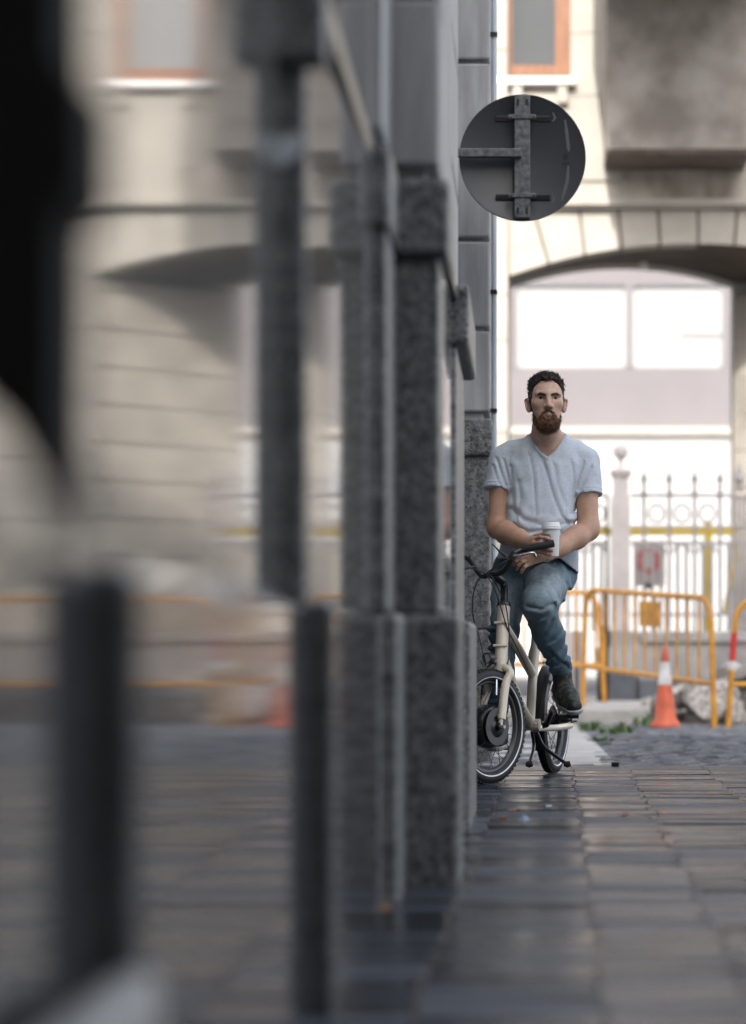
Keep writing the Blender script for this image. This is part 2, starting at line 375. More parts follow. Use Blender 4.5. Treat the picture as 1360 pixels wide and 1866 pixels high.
# worn concrete strip beside the cobbles and the raised pavement in front of the railings
MB().add([(-9, 12.97, -0.012), (0.46, 12.97, -0.012), (0.40, 19.4, -0.012), (-9, 19.4, -0.012), (-9, 12.97, -0.08), (0.46, 12.97, -0.08), (0.40, 19.4, -0.08), (-9, 19.4, -0.08)],
         [(0, 1, 2, 3), (0, 4, 5, 1), (1, 5, 6, 2)]).build('gutter', M['concrete'])
tag(bpy.data.objects['gutter'], kind='structure')
poly = [(-12, 19.5), (0.78, 19.5), (0.93, 19.75), (0.98, 20.4), (1.05, 21.6), (1.05, 24.2), (-12, 24.2)]
k = len(poly)
mb = MB(); mb.add([(x, y, 0.09) for x, y in poly] + [(x, y, -0.1) for x, y in poly], [tuple(range(k))] + [(i, i + k, (i + 1) % k + k, (i + 1) % k) for i in range(k)])
tag(mb.build('kerb_pavement', M['concrete']), kind='structure')
tag(MB().box(1.052, 14, 19.46, 24.2, -0.2, -0.015).build('dug_up_ground', M['earth']), kind='structure')

# ================================================================== LEFT FACADE
fac = empty('shop_facade', (-0.9, 8, 0))
tag(fac, 'long shop front of dark granite pilasters and reflecting windows along the pavement', 'shop front')
fac_inv = Matrix.Translation((0.9, -8, 0))
def fpart(name, mb, mat, smooth=False):
    o = mb.build(name, mat, None, smooth); o.parent = fac; o.matrix_parent_inverse = fac_inv; return o
XL = -1.2
def base(d0, d1, x, mat='granite', top=0.657, bev=0.018):
    return fpart('pilaster_base' if mat == 'granite' else 'plinth', MB().box(XL, x, d0, d1, -0.02, top, bev), M[mat])
ZC0, ZC1 = 1.521, 1.706
base(0.3, 2.358, -0.388, 'granite_polished')
base(2.36, 4.268, -0.344, 'granite_polished')
base(4.27, 5.948, -0.306, 'granite_polished')
base(5.95, 6.368, -0.283)
base(6.37, 6.80, -0.155)
base(6.802, 8.278, -0.192, 'granite_polished')
base(8.28, 9.40, -0.168)
base(9.402, 13.198, -0.305, 'granite_polished')
base(13.2, 14.0, -0.160)
def shaft(d0, d1, x): return fpart('pilaster_shaft', MB().box(XL, x, d0, d1, 0.6575, ZC0, 0.010), M['granite'])
def capital(d0, d1, x): return fpart('capital', MB().box(XL, x, d0 - 0.03, d1 + 0.03, ZC0 + 0.001, ZC1, 0.014), M['granite'])
def upper(d0, d1, x):
    zs = [(1.742, 2.145), (2.165, 2.592), (2.612, 3.035), (3.055, 3.482), (3.502, 4.2)]
    for a, b in zs: fpart('rusticated_block', MB().box(XL, x, d0, d1, a, b, 0.012), M['paint_grey'])
    fpart('groove_backing', MB().box(XL, x - 0.035, d0 + min(.035, (d1 - d0) * .3), d1 - min(.035, (d1 - d0) * .3), ZC1 - 0.01, 4.2), M['paint_grey'])
for (d0, d1, xs, xc) in ((4.27, 4.30, -0.351, -0.318), (5.95, 6.34, -0.309, -0.300), (6.402, 6.80, -0.205, -0.180), (8.28, 9.40, -0.212, -0.172), (13.2, 14.0, -0.170, -0.157)):
    shaft(d0, d1, xs); capital(d0, d1, xc); upper(d0, d1, xs + (-0.022 if 8 < d0 < 9 else 0.0 if d0 > 6 else -0.01))
def pane(d0, d1, x, z0, z1): 
    k = 0.018 * (d1 - d0) / 2 if d0 > 4.3 and d0 < 4.4 else 0.0         # that pane sits a little askew in its frame
    V = [(x - k - .012, d0, z0), (x - k, d0, z0), (x + k, d1, z0), (x + k - .012, d1, z0)]; V += [(a, b, z1) for a, b, _ in V]
    return fpart('window_pane', MB().add(V, [(0, 3, 2, 1), (4, 5, 6, 7), (0, 1, 5, 4), (1, 2, 6, 5), (2, 3, 7, 6), (3, 0, 4, 7)]), M['glass'])
ZT0, ZT1 = 1.655, 1.706
for (d0, d1, x, up) in ((0.3, 4.268, -0.394, True), (4.302, 5.948, -0.349, True), (6.802, 8.278, -0.222, False), (9.402, 13.198, -0.335, False)):
    pane(d0, d1, x, 0.6575, ZT0)
    fpart('transom', MB().box(x - 0.03, x + 0.012, d0, d1, ZT0 + 0.0005, ZT1, 0.004), M['black_metal'])
    if up: pane(d0, d1, x, ZT1 + 0.0005, 3.2); fpart('wall_panel', MB().box(x - 0.4, x, d0, d1, 3.201, 4.2), M['paint_grey'])
    else: fpart('wall_panel', MB().box(x - 0.4, x - 0.004, d0, d1, ZT1 + 0.0005, 4.2), M['paint_grey'])
fpart('building_mass', MB().box(-13, -1.21, -6, 14.0, -0.05, 4.2).box(-13, -0.5, -6, 14.0, 4.201, 9.2), M['plaster_wall'])
fpart('downpipe', MB().tube([(-0.151, 13.36, 0.02), (-0.151, 13.36, 1.2), (-0.151, 13.36, 2.6), (-0.151, 13.36, 5.5)], 0.014, 12), M['pipe'], True)
for z in (1.75, 2.35, 3.1, 3.65): fpart('pipe_clip', MB().box(-0.172, -0.134, 13.335, 13.37, z, z + 0.02), M['black_metal'])
# pale doorstep by the nearest bay and a black shape approximating the pier at the picture's edge
tag(box('doorstep', M['granite_pale'], None, -0.3585, -0.315, 1.2, 2.30, 0, 0.30, bev=0.012), 'pale worn stone doorstep, very blurred, at the bottom corner beside the plinth', 'doorstep')
wf = MB().prism([(WX(a, 1.80), WZ(b, 1.80)) for a, b in ((-70, -900), (160, -900), (162, 165), (206, 200), (206, 385), (164, 430), (160, 1000), (118, 900), (60, 800), (0, 742), (-70, 690))], 1.70, 1.80)
M['matt_black'] = material('matt_black_paint', (0.018, 0.017, 0.016), 0.85, spec=0.2)
tag(wf.build('dark_upright', M['matt_black']), 'tall black blurred upright at the left edge, approximating a pier', 'pier')
st = MB().add([tuple(W(px, py, 4.262)) for px, py in ((484, 308), (512, 250), (548, 240), (552, 275), (524, 300))], [(0, 1, 2, 3, 4)])  # flat pale blue patch just off the pilaster's front face
st.add([tuple(W(px, py, 4.2665)) for px, py in ((484, 308), (512, 250), (548, 240), (552, 275), (524, 300))], [(4, 3, 2, 1, 0)])
tag(st.build('pale_patch', M['paper']), 'pale blue patch on the dark blurred pilaster', 'patch')

# ------------------------------------------------------------------ round sign seen from behind, on an arm from the facade
SD = 12.57; sg = empty('road_sign', tuple(W(952, 287, SD))); sinv = Matrix.Translation(-Vector(W(952, 287, SD)))
tag(sg, 'round road sign seen from its grey back, fixed to the facade by a steel arm', 'road sign')
def spart(name, mb, mat, parent=None, smooth=False):
    o = mb.build(name, mat, None, smooth); o.parent = parent or sg
    o.matrix_parent_inverse = sinv if parent is None else Matrix.Identity(4)
    return o
c = W(952.5, 287.5, SD)
spart('disc', MB().lathe([(0, -0.002), (0.291, -0.002), (0.296, -0.006), (0.3005, -0.006), (0.3015, 0.0), (0.3015, 0.012), (0.297, 0.014), (0, 0.014)], c, (0, 1, 0), 72), M['sign_back'], smooth=True)
x0, x1 = WX(937.5, SD), WX(966.5, SD)
spart('mounting_bar', MB().box(x0, x1, SD - 0.045, SD - 0.012, WZ(399, SD), WZ(176, SD), 0.004), M['steel'])
for py in (216, 359):
    rl = spart('rail', MB().box(WX(904, SD), WX(1003, SD), SD - 0.011, SD - 0.0035, WZ(py + 5.5, SD), WZ(py - 4.5, SD), 0.002).box(WX(904, SD), WX(1003, SD), SD - 0.016, SD - 0.0112, WZ(py + 1, SD), WZ(py - 1.5, SD)), M['black_metal'])
    cl = spart('clamp', MB().box(WX(927, SD), WX(977, SD), SD - 0.053, SD - 0.0455, WZ(py + 4, SD), WZ(py - 4, SD), 0.002), M['steel'])
    for px in (931, 973): spart('bolt', MB().lathe([(0, -0.012), (0.007, -0.012), (0.007, 0)], W(px, py, SD - 0.053), (0, 1, 0), 10), M['black_metal'])
for px in (944, 960):
    for py in (190, 387): spart('slot', MB().box(WX(px - 2.2, SD), WX(px + 2.2, SD), SD - 0.0475, SD - 0.0455, WZ(py + 6, SD), WZ(py - 6, SD)), M['black_metal'])
spart('arm', MB().box(-0.345, WX(951, SD), SD - 0.085, SD - 0.046, WZ(291.5, SD), WZ(276, SD), 0.004), M['steel'])
mk = MB()
for (a, b, cc, dd) in ((1024, 1037, 296.0, 297.5), (1024, 1037, 299.5, 301)):
    mk.box(WX(a, SD), WX(b, SD), SD - 0.0045, SD - 0.0028, WZ(dd, SD), WZ(cc, SD))
dm = [tuple(W(px, py, SD - 0.0045)) for px, py in ((1031, 277.5), (1036.5, 285), (1031, 292.5), (1025.5, 285))]
mk.add(dm, [(0, 1, 2, 3)]); spart('stamped_mark', mk, M['black_metal'])
sc_ = MB()
for pts, w in (([(1030, 218), (1033, 240), (1036, 268), (1037, 276)], 3.0), ([(1036, 302), (1034, 330), (1028, 352), (1024, 366)], 3.2), ([(1008, 205), (1012, 215), (1007, 222)], 2.5), ([(1006, 352), (1010, 362), (1007, 370)], 2.5)):
    V = []; F = []
    for i, (px, py) in enumerate(pts):
        ww = w * (0.5 if i in (0, len(pts) - 1) else 1.0)
        V += [tuple(W(px - ww, py, SD - 0.0032)), tuple(W(px + ww, py, SD - 0.0032))]
        if i: F.append((2 * i - 2, 2 * i - 1, 2 * i + 1, 2 * i))
    sc_.add(V, F)
spart('scuff', sc_, M['sign_scuff'])

# ================================================================== ARCH BUILDING
AD = 26.0; BD = 27.5
arch = empty('arch_building', (1.6, AD, 0)); ainv = Matrix.Translation((-1.6, -AD, 0))
tag(arch, 'cream stone building with a wide arched passage and a brown bay above', 'building')
def apart(name, mb, mat, parent=None, smooth=False):
    o = mb.build(name, mat, None, smooth); o.parent = parent or arch; o.matrix_parent_inverse = ainv; return o
ACX, AHW, ACR, ARR = 1.657, 1.815, 4.515, 5.29            # front arch: centre, half width, crown height, radius
BCX, BHW, BCR, BRR = 1.02, 1.16, 4.53, 3.45               # back of the passage, narrower and shifted
fz = lambda x: ACR - ARR + math.sqrt(ARR ** 2 - (x - ACX) ** 2)
bz = lambda x: BCR - BRR + math.sqrt(BRR ** 2 - (x - BCX) ** 2)
NA = 28
fx = [ACX - AHW + 2 * AHW * i / NA for i in range(NA + 1)]; bx_ = [BCX - BHW + 2 * BHW * i / NA for i in range(NA + 1)]
ZM = WZ(382, AD)                                            # underside of the string course
# voussoirs, each one a block with an open joint
jx = [ACX - AHW - 0.42 + 0.0]
js = []
for ptop, pbot in (((925, 926)), ((985, 998)), ((1056, 1066)), ((1127, 1133)), ((1199, 1203)), ((1272, 1273)), ((1344, 1338)), ((1416, 1408)), ((1488, 1476)), ((1560, 1545)), ((1620, 1590))):
    js.append((WX(ptop, AD), WX(pbot, AD)))
js[0] = (ACX - AHW, ACX - AHW); js[-1] = (ACX + AHW, ACX + AHW)
js[1] = (WX(972, AD), WX(1000, AD))
for i in range(len(js) - 1):
    g = 0.012; a, b = js[i], js[i + 1]; a = (a[0] + g, a[1] + g); b = (b[0] - g, b[1] - g)
    bot = [(a[1] + (b[1] - a[1]) * t / 4, fz(min(max(a[1] + (b[1] - a[1]) * t / 4, ACX - AHW), ACX + AHW))) for t in range(5)]
    apart('voussoir', MB().prism(bot + [(b[0], ZM), (a[0], ZM)], AD - 0.012 - random.uniform(0, .006), AD + 0.3), M['cream_stone'])
back = [(x, fz(x) + 0.002) for x in fx]
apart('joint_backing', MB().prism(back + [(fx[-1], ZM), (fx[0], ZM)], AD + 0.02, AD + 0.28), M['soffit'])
# passage: vault and inner walls lofted from the front arch to the back opening
V = []; F = []
zf0, zb0 = -0.05, -0.05
frontp = [(fx[0], zf0)] + [(x, fz(x)) for x in fx] + [(fx[-1], zf0)]
backp = [(bx_[0], zb0)] + [(x, bz(x)) for x in bx_] + [(bx_[-1], zb0)]
mbv = MB(); n_ = len(frontp)
mbv.add([(x, AD + 0.004, z) for x, z in frontp[1:-1]] + [(x, BD, z) for x, z in backp[1:-1]], [(i, i + 1, n_ - 2 + i + 1, n_ - 2 + i) for i in range(n_ - 3)])
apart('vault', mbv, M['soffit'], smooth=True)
# banded inner wall on the far side, course by course
zt = fz(fx[-1]); c0 = -0.05; ci = 0
while c0 < zt:
    c1 = min(c0 + 0.375, zt)
    p0, p1 = (fx[-1] - 0.0, AD + 0.006), (bx_[-1], BD - 0.003); off = 0.4
    mb = MB(); vs = []
    for z in (c0 + 0.012, c1 - 0.012):
        vs += [(p0[0], p0[1], z), (p1[0], p1[1], z), (p1[0] + off, p1[1] + 0.0, z), (p0[0] + off, p0[1], z)]
    mb.add(vs, [(0, 1, 5, 4), (1, 2, 6, 5), (2, 3, 7, 6), (3, 0, 4, 7), (0, 3, 2, 1), (4, 5, 6, 7)])
    apart('stone_course', mb, M['course_stone']); c0 = c1; ci += 1
mb = MB(); mb.add([(fx[-1] + 0.02, AD + 0.02, -0.05), (bx_[-1] + 0.02, BD - 0.01, -0.05), (bx_[-1] + 0.02, BD - 0.01, zt), (fx[-1] + 0.02, AD + 0.02, zt)], [(0, 1, 2, 3)])
apart('course_joint', mb, M['stain_stone'])
mb = MB(); mb.add([(fx[0], AD + 0.004, -0.05), (bx_[0], BD, -0.05), (bx_[0], BD, bz(bx_[0])), (fx[0], AD + 0.004, fz(fx[0]))], [(0, 1, 2, 3)])
apart('inner_wall', mb, M['cream_stone'])
# back wall of the passage round its opening
mb = MB()
mb.prism([(-8, -0.05), (bx_[0], -0.05), (bx_[0], bz(bx_[0])), (-8, bz(bx_[0]))], BD + .001, BD + 0.4)
mb.prism([(bx_[-1], -0.05), (10, -0.05), (10, bz(bx_[-1])), (bx_[-1], bz(bx_[-1]))], BD + .001, BD + 0.4)
mb.prism([(x, bz(x)) for x in bx_] + [(10, bz(bx_[-1])), (10, 8.2), (-8, 8.2), (-8, bz(bx_[0]))], BD + .001, BD + 0.4)
apart('rear_wall', mb, M['cream_stone'])
# front wall left and right of the arch, frieze, string course
ZS1, ZF1 = WZ(366, AD), WZ(303, AD)
xl, xr = fx[0], fx[-1]
for (z0, z1) in [(-0.05 + i * 0.62, -0.05 + (i + 1) * 0.62 - 0.012) for i in range(8)]:
    z1 = min(z1, ZM); 
    if z0 < ZM:
        apart('wall_course', MB().box(-8, xl - 0.001, AD, AD + 0.3, z0, z1), M['cream_stone'])
        apart('wall_course', MB().box(xr + 0.001, 10, AD, AD + 0.3, z0, z1), M['cream_stone'])
pj = [-0.05, 1.05, 2.05, 2.65, 3.55, WZ(540, AD) , 4.75, 5.6, 6.4, 7.3, 8.2]; pj = sorted(pj)
for a, b in zip(pj[:-1], pj[1:]): apart('corner_pilaster', MB().box(WX(896, AD), WX(925.5, AD), AD - 0.10, AD - 0.002, a + 0.004, b - 0.004, 0.004), M['cream_stone'])
apart('string_course', MB().box(-0.17, 10, AD - 0.10, AD + 0.3, ZM + 0.001, WZ(377, AD)).box(-0.17, 10, AD - 0.14, AD + 0.3, WZ(376.9, AD), ZS1), M['cream_stone'])
apart('frieze', MB().box(-0.165, WX(1134, AD), AD - 0.02, AD + 0.3, ZS1 + .001, ZF1).box(-0.165, WX(1134, AD), AD - 0.05, AD - .021, WZ(330, AD), ZF1 - 0.01), M['cream_stone'])
apart('stained_shaded_frieze', MB().box(WX(1134.3, AD), 2.6, AD - 0.03, AD + 0.3, ZS1 + .001, ZF1), M['stain_stone'])  # stained stone begins where the bay's shade falls; colour carries both
apart('frieze', MB().box(2.601, 10, AD - 0.02, AD + 0.3, ZS1 + .001, ZF1), M['cream_stone'])
# storey above: courses left and right of the window, window with wooden frame, sill with brackets
def wall_with_window(xa, xb, wx0, wx1, wz0, top):
    zc = [ZF1 + 0.001, WZ(174, AD), WZ(60, AD), 7.25, top]
    for a, b in zip(zc[:-1], zc[1:]):
        z0, z1 = a + 0.004, b - 0.004
        for (u, v) in ((xa, wx0), (wx1, xb)):
            if v - u > 0.02: apart('stone_block', MB().box(u, v, AD, AD + 0.3, z0, z1), M['cream_stone'])
    if wz0 - 0.004 > ZF1: apart('wall_under_window', MB().box(wx0 + .001, wx1 - .001, AD + 0.004, AD + 0.3, ZF1 + .002, wz0 - 0.07), M['cream_stone'])
    sl = apart('window_sill', MB().box(wx0 - 0.06, wx1 + 0.05, AD - 0.11, AD + 0.25, wz0 - 0.068, wz0 - 0.001, 0.006), M['white_trim'])
    for bx in (wx0 + 0.15, wx1 - 0.08): apart('sill_bracket', MB().box(bx - 0.05, bx + 0.05, AD - 0.08, AD - .001, wz0 - 0.25, wz0 - 0.07, 0.012), M['cream_stone'])
    w_ = apart('window', MB().box(wx0 + .001, wx0 + 0.10, AD + 0.10, AD + 0.16, wz0, top - 0.3).box(wx1 - 0.15, wx1 - .001, AD + 0.10, AD + 0.16, wz0, top - 0.3).box(wx0 + .1, wx1 - .15, AD + 0.105, AD + 0.155, wz0, wz0 + 0.16), M['wood'])
    o = MB().box(wx0 + 0.101, wx1 - 0.151, AD + 0.125, AD + 0.135, wz0 + 0.161, top - 0.3).build('pane', M['win_glass']); o.parent = w_
    apart('window_head', MB().box(wx0 + .001, wx1 - .001, AD, AD + 0.3, top - 0.299, top), M['cream_stone'])
wall_with_window(-0.159, 0.79, WX(915, AD), WX(1040, AD), WZ(144, AD), 8.2)
wall_with_window(2.30, 4.6, WX(1392, AD), WX(1560, AD), WZ(150, AD), 8.2)
apart('wall_upper', MB().box(-8, -0.17, AD + 0.002, AD + 0.3, ZM + .001, 8.2), M['cream_stone'])
apart('wall_upper', MB().box(4.601, 10, AD + 0.002, AD + 0.3, ZF1 + .001, 8.2), M['cream_stone'])
apart('wall_upper', MB().box(0.791, 2.299, AD + 0.01, AD + 0.3, ZF1 + .001, 8.2), M['cream_stone'])
OD = 25.05
bay = apart('bay', MB().box(WX(1105.5, OD), 2.17, OD, AD - 0.001, WZ(271, OD), 8.0), M['brown_stucco'])
apart('bay_underside', MB().box(WX(1108, OD), 2.16, OD + 0.02, AD - 0.001, WZ(278, OD), WZ(271.2, OD)), M['brown_dark'])  # thin darker slab covering the underside of the bay
apart('bay_shade_block', MB().box(0.60, 2.25, OD - 2.9, OD - 0.001, 6.86, 8.0), M['brown_stucco'])  # unseen block added higher up to shade the bay front and voussoirs
apart('roof', MB().box(-8, 10, AD - 0.25, 30, 8.201, 8.45), M['stain_stone'])
lamp_ = MB().lathe([(0, 0.05), (0.04, 0.045), (0.05, 0.0), (0.0, -0.045)], W(1172, 487, 26.9), (0, 0, 1), 12)
tag(lamp_.build('ceiling_lamp', M['white_trim'], None, True), 'small round lamp under the crown of the dark arch', 'lamp')

# ================================================================== FAR BUILDING beyond the arch
FD = 48.0
fb = empty('pale_building', (1.5, FD, 0)); finv = Matrix.Translation((-1.5, -FD, 0))
tag(fb, 'bright pale building with two wide white windows, seen through the arch', 'building')
def bpart(name, mb, mat, parent=None):
    o = mb.build(name, mat); o.parent = parent or fb; o.matrix_parent_inverse = finv if parent is None else Matrix.Identity(4); return o
bpart('lower_wall', MB().box(-12, 16, FD, FD + 0.4, -0.05, WZ(792, FD)), M['white_wall'])
bpart('cornice', MB().box(-12, 16, FD - 0.14, FD + 0.4, WZ(791.9, FD), WZ(780, FD)), M['cream_stone'])
bpart('upper_wall', MB().box(-12, 16, FD + 0.05, FD + 0.4, WZ(779.9, FD), WZ(668, FD)).box(-12, 16, FD + 0.05, FD + 0.4, WZ(508, FD), 11)
      .box(-12, WX(936, FD), FD + 0.05, FD + 0.4, WZ(667.9, FD), WZ(508.1, FD)).box(WX(1322, FD), 16, FD + 0.05, FD + 0.4, WZ(667.9, FD), WZ(508.1, FD)), M['lilac'])
for (a, b) in ((936, 1146.5), (1147, 1322)):
    w_ = bpart('window', MB().box(WX(a, FD), WX(b, FD), FD + 0.02, FD + 0.12, WZ(519, FD), WZ(508.2, FD)).box(WX(a, FD), WX(a + 7, FD), FD + 0.02, FD + 0.12, WZ(667.8, FD), WZ(519.2, FD)).box(WX(b - 6, FD), WX(b, FD), FD + 0.02, FD + 0.12, WZ(667.8, FD), WZ(519.2, FD)), M['lilac'])
    bpart('blind', MB().box(WX(a + 7.2, FD), WX(b - 6.2, FD), FD + 0.14, FD + 0.16, WZ(667.8, FD), WZ(519.2, FD)), M['white_wall'], w_)
bpart('blind_edge', MB().box(WX(1240, FD), WX(1314, FD), FD + 0.09, FD + 0.13, WZ(611, FD), WZ(607, FD)), M['lilac'])
# unseen block added behind the camera to put the street in shade
bb = empty('shade_block', (0, -14, 0)); tag(bb, 'tall unseen block added behind the camera to shade the pavement', 'building')
def kpart(name, mb, mat):
    o = mb.build(name, mat); o.parent = bb; o.matrix_parent_inverse = Matrix.Translation((0, 14, 0)); return o
kpart('wall', MB().box(-26, 4.6, -24, -14, -0.05, 28.5), M['plaster_wall'])
for fl in range(7):
    for k in range(6): kpart('window', MB().box(-22 + k * 4.1, -20.4 + k * 4.1, -14.0 + .001, -13.96, 1.2 + fl * 3.6, 3.2 + fl * 3.6), M['win_glass'])

hb2 = empty('shade_house', (6, 0, 0)); tag(hb2, 'low unseen house added across the pavement to keep the near pilasters dark', 'building')  # unseen house added to block sky light from the near pilasters
def k2(name, mb, mat):
    o = mb.build(name, mat); o.parent = hb2; o.matrix_parent_inverse = Matrix.Translation((-6, 0, 0)); return o
k2('wall', MB().box(3.4, 11, -13.9, 0.4, -0.05, 8.5), M['plaster_wall'])
k2('roof', MB().box(3.2, 11.2, -13.9, 0.6, 8.501, 8.8), M['stain_stone'])
for k in range(4):
    for fl in range(2): k2('window', MB().box(3.36, 3.399, -11.8 + k * 3.1, -10.5 + k * 3.1, 1.2 + fl * 3.4, 2.9 + fl * 3.4), M['win_glass'])

# ================================================================== RAILINGS, GATE POST, SIGNS
ND = 23.0
gp = empty('gate_post', tuple(W(1131, 1290, ND))); tag(gp, 'pale stone gate post with a round ball on its moulded cap', 'gate post')
def child(root, name, mb, mat, smooth=False):
    o = mb.build(name, mat, None, smooth); o.parent = root; o.matrix_parent_inverse = Matrix.Translation(-root.location); return o
def sq(x0, x1, z0, z1, bev=0.004): 
    w = x1 - x0; return (x0, x1, ND - w / 2, ND + w / 2, z0, z1, bev)
child(gp, 'base', MB().box(*sq(WX(1109, ND), WX(1162, ND), 0.05, WZ(1225, ND))), M['plinth_dark'])
child(gp, 'plinth', MB().box(*sq(WX(1112, ND), WX(1160, ND), WZ(1225, ND) + .001, WZ(1150, ND))), M['plinth_stone'])
child(gp, 'shaft', MB().box(*sq(WX(1114, ND), WX(1148, ND), WZ(1150, ND) + .001, WZ(905, ND))).box(*sq(WX(1118, ND), WX(1145, ND), WZ(905, ND) + .001, WZ(874, ND))), M['post_stone'])
pc = W(1131.5, 874, ND); s_ = ND / FPX
child(gp, 'cap', MB().lathe([(0.0, 0), (14 * s_, 0), (15 * s_, 4 * s_), (19.5 * s_, 9 * s_), (20 * s_, 15 * s_), (17 * s_, 19 * s_), (6 * s_, 20 * s_), (3.5 * s_, 26 * s_), (3 * s_, 31 * s_), (5 * s_, 36 * s_), (0, 40 * s_)], pc, (0, 0, 1), 28), M['post_stone'], True)
child(gp, 'ball', MB().lathe([(14 * s_ * math.sin(t * math.pi / 14), -14 * s_ * math.cos(t * math.pi / 14)) for t in range(15)], W(1131.5, 823, ND), (0, 0, 1), 28), M['post_stone'], True)

def finial(mb, x, z, h, w):
    mb.lathe([(0.0155, -0.02), (0.016, 0.01), (0.0125, 0.03), (w, h * 0.45), (w * 0.8, h * 0.55), (0, h)], (x, ND, z), (0, 0, 1), 10)
def railing(name, x0, x1, label, heads, phase=0.0):
    r = empty(name, (x0, ND, 0.05)); tag(r, label, 'railing', 'iron railings by the gate post')
    zt, zm, zb = WZ(903, ND), WZ(990, ND), WZ(1120, ND)
    for z, hh in ((zt, 0.014), (zm, 0.016), (WZ(960, ND), 0.010), (zb, 0.014)):
        child(r, 'rail', MB().box(x0, x1, ND - 0.012, ND + 0.012, z - hh, z + hh), M['fence'])
    x = x0 + 0.02 + phase; i = 0; stp = 0.0735
    while x < x1 - 0.01:
        tall = (i % 3 == 1)
        child(r, 'bar', MB().tube([(x, ND, WZ(1150, ND)), (x, ND, WZ(880, ND) if tall else zm)], 0.0155, 8), M['fence'], True)
        if tall:
            m_ = MB(); finial(m_, x, WZ(886, ND), 0.14, 0.034); child(r, 'finial', m_, M['fence'], True)
            m_ = MB().lathe([(0, -0.02), (0.022, -0.012), (0.028, 0), (0.022, 0.012), (0, 0.02)], (x, ND, zt + 0.02), (0, 0, 1), 10); child(r, 'collar', m_, M['fence'], True)
        else:
            cx = x if i % 3 == 0 else x
        if i % 3 == 0:
            cx = x + 0.0735 * 2.5
        i += 1; x += stp
    # rings between the two upper rails and hoops over the bars
    x = x0 + 0.02 + phase + stp * 2.5
    while x < x1 - 0.05:
        cz = (zt - 0.04 + WZ(960, ND)) / 2; rr = 0.068
        child(r, 'ring', MB().tube([(x + rr * math.cos(t * math.pi / 12), ND, cz + rr * 1.1 * math.sin(t * math.pi / 12)) for t in range(25)], 0.013, 6, cap=False), M['fence'], True)
        child(r, 'hoop', MB().tube([(x + 0.08 * math.cos(t * math.pi / 10), ND, zm - 0.09 + 0.075 * math.sin(t * math.pi / 10)) for t in range(11)], 0.012, 6), M['fence'], True)
        x += stp * 3
    return r
railing('iron_railing', WX(1150, ND), WX(1338, ND), 'grey iron railing with spear finials and rings, to the right of the ball-topped post', True, 0.02)
railing('iron_railing', WX(1000, ND), WX(1110, ND), 'short iron railing between the seated man and the ball-topped gate post', True, 0.0)
g2 = empty('iron_gate_pier', tuple(W(1352, 1150, ND))); tag(g2, 'ornate grey iron pier with a large spear finial at the right edge', 'gate pier')
for px in (1338, 1345, 1352, 1359, 1366): child(g2, 'bar', MB().tube([W(px, 1150, ND), W(px, 905, ND)], 0.010, 8), M['fence'], True)
for py in (905, 960, 990, 1120): child(g2, 'rail', MB().box(WX(1336, ND), WX(1369, ND), ND - .02, ND + .02, WZ(py, ND) - .012, WZ(py, ND) + .012), M['fence'])
child(g2, 'scroll', MB().tube([W(1340, 905, ND), W(1337, 890, ND), W(1347, 884, ND), W(1352, 896, ND), W(1358, 884, ND), W(1367, 890, ND), W(1364, 905, ND)], 0.012, 8), M['fence'], True)
child(g2, 'finial', MB().lathe([(0.01, -0.02), (0.03, 0.01), (0.012, 0.03), (0.045, 0.07), (0.035, 0.11), (0.012, 0.19), (0, 0.24)], W(1347, 890, ND), (0, 0, 1), 14), M['fence'], True)
pl = empty('low_wall', (WX(1163, ND), ND, 0)); tag(pl, 'low grey stone wall under the iron railing, behind the rubble', 'wall')
child(pl, 'coping', MB().box(WX(1163, ND), 6, ND - 0.16, ND + 0.16, WZ(1170, ND), WZ(1150.5, ND), 0.01), M['plinth_stone'])
child(pl, 'wall', MB().box(WX(1163, ND), 6, ND - 0.12, ND + 0.12, -0.1, WZ(1170.2, ND)), M['plinth_stone'])
child(pl, 'footing', MB().box(WX(1163, ND), 6, ND - 0.2, ND - 0.121, -0.1, WZ(1238, ND), 0.01), M['plinth_dark'])
pl2 = box('low_wall', M['plinth_stone'], None, WX(990, ND), WX(1068, ND), ND - 0.12, ND + 0.12, 0.05, WZ(1150.5, ND), bev=0.01)
pl2.data.materials[0] = M['post_stone']
tag(pl2, 'short piece of low wall under the railing, beside the cyclist\'s knee', 'wall')
dp = empty('dark_pole', (WX(1100, 22.6), 22.6, 0.09)); tag(dp, 'thin dark green pole on a thick black base beside the gate post', 'pole')
child(dp, 'pole', MB().tube([(WX(1107, 22.6), 22.6, WZ(1150, 22.6)), (WX(1107, 22.6), 22.6, WZ(906, 22.6)), (WX(1103, 22.6), 22.6, WZ(903, 22.6))], [0.016, 0.010, 0.008], 8), M['dark_green'], True)
child(dp, 'base', MB().box(WX(1088, 22.6), WX(1110, 22.6), 22.54, 22.66, 0.09, WZ(1180, 22.6), 0.01).box(WX(1098, 22.6), WX(1111, 22.6), 22.56, 22.64, WZ(1181, 22.6), WZ(1140, 22.6), 0.006), M['black_metal'])
tag(box('bollard', M['plinth_dark'], None, WX(1046, 22.3), WX(1056, 22.3), 22.27, 22.33, 0.09, WZ(1150, 22.3), bev=0.008), 'slim dark bollard behind the cyclist\'s shin', 'bollard')
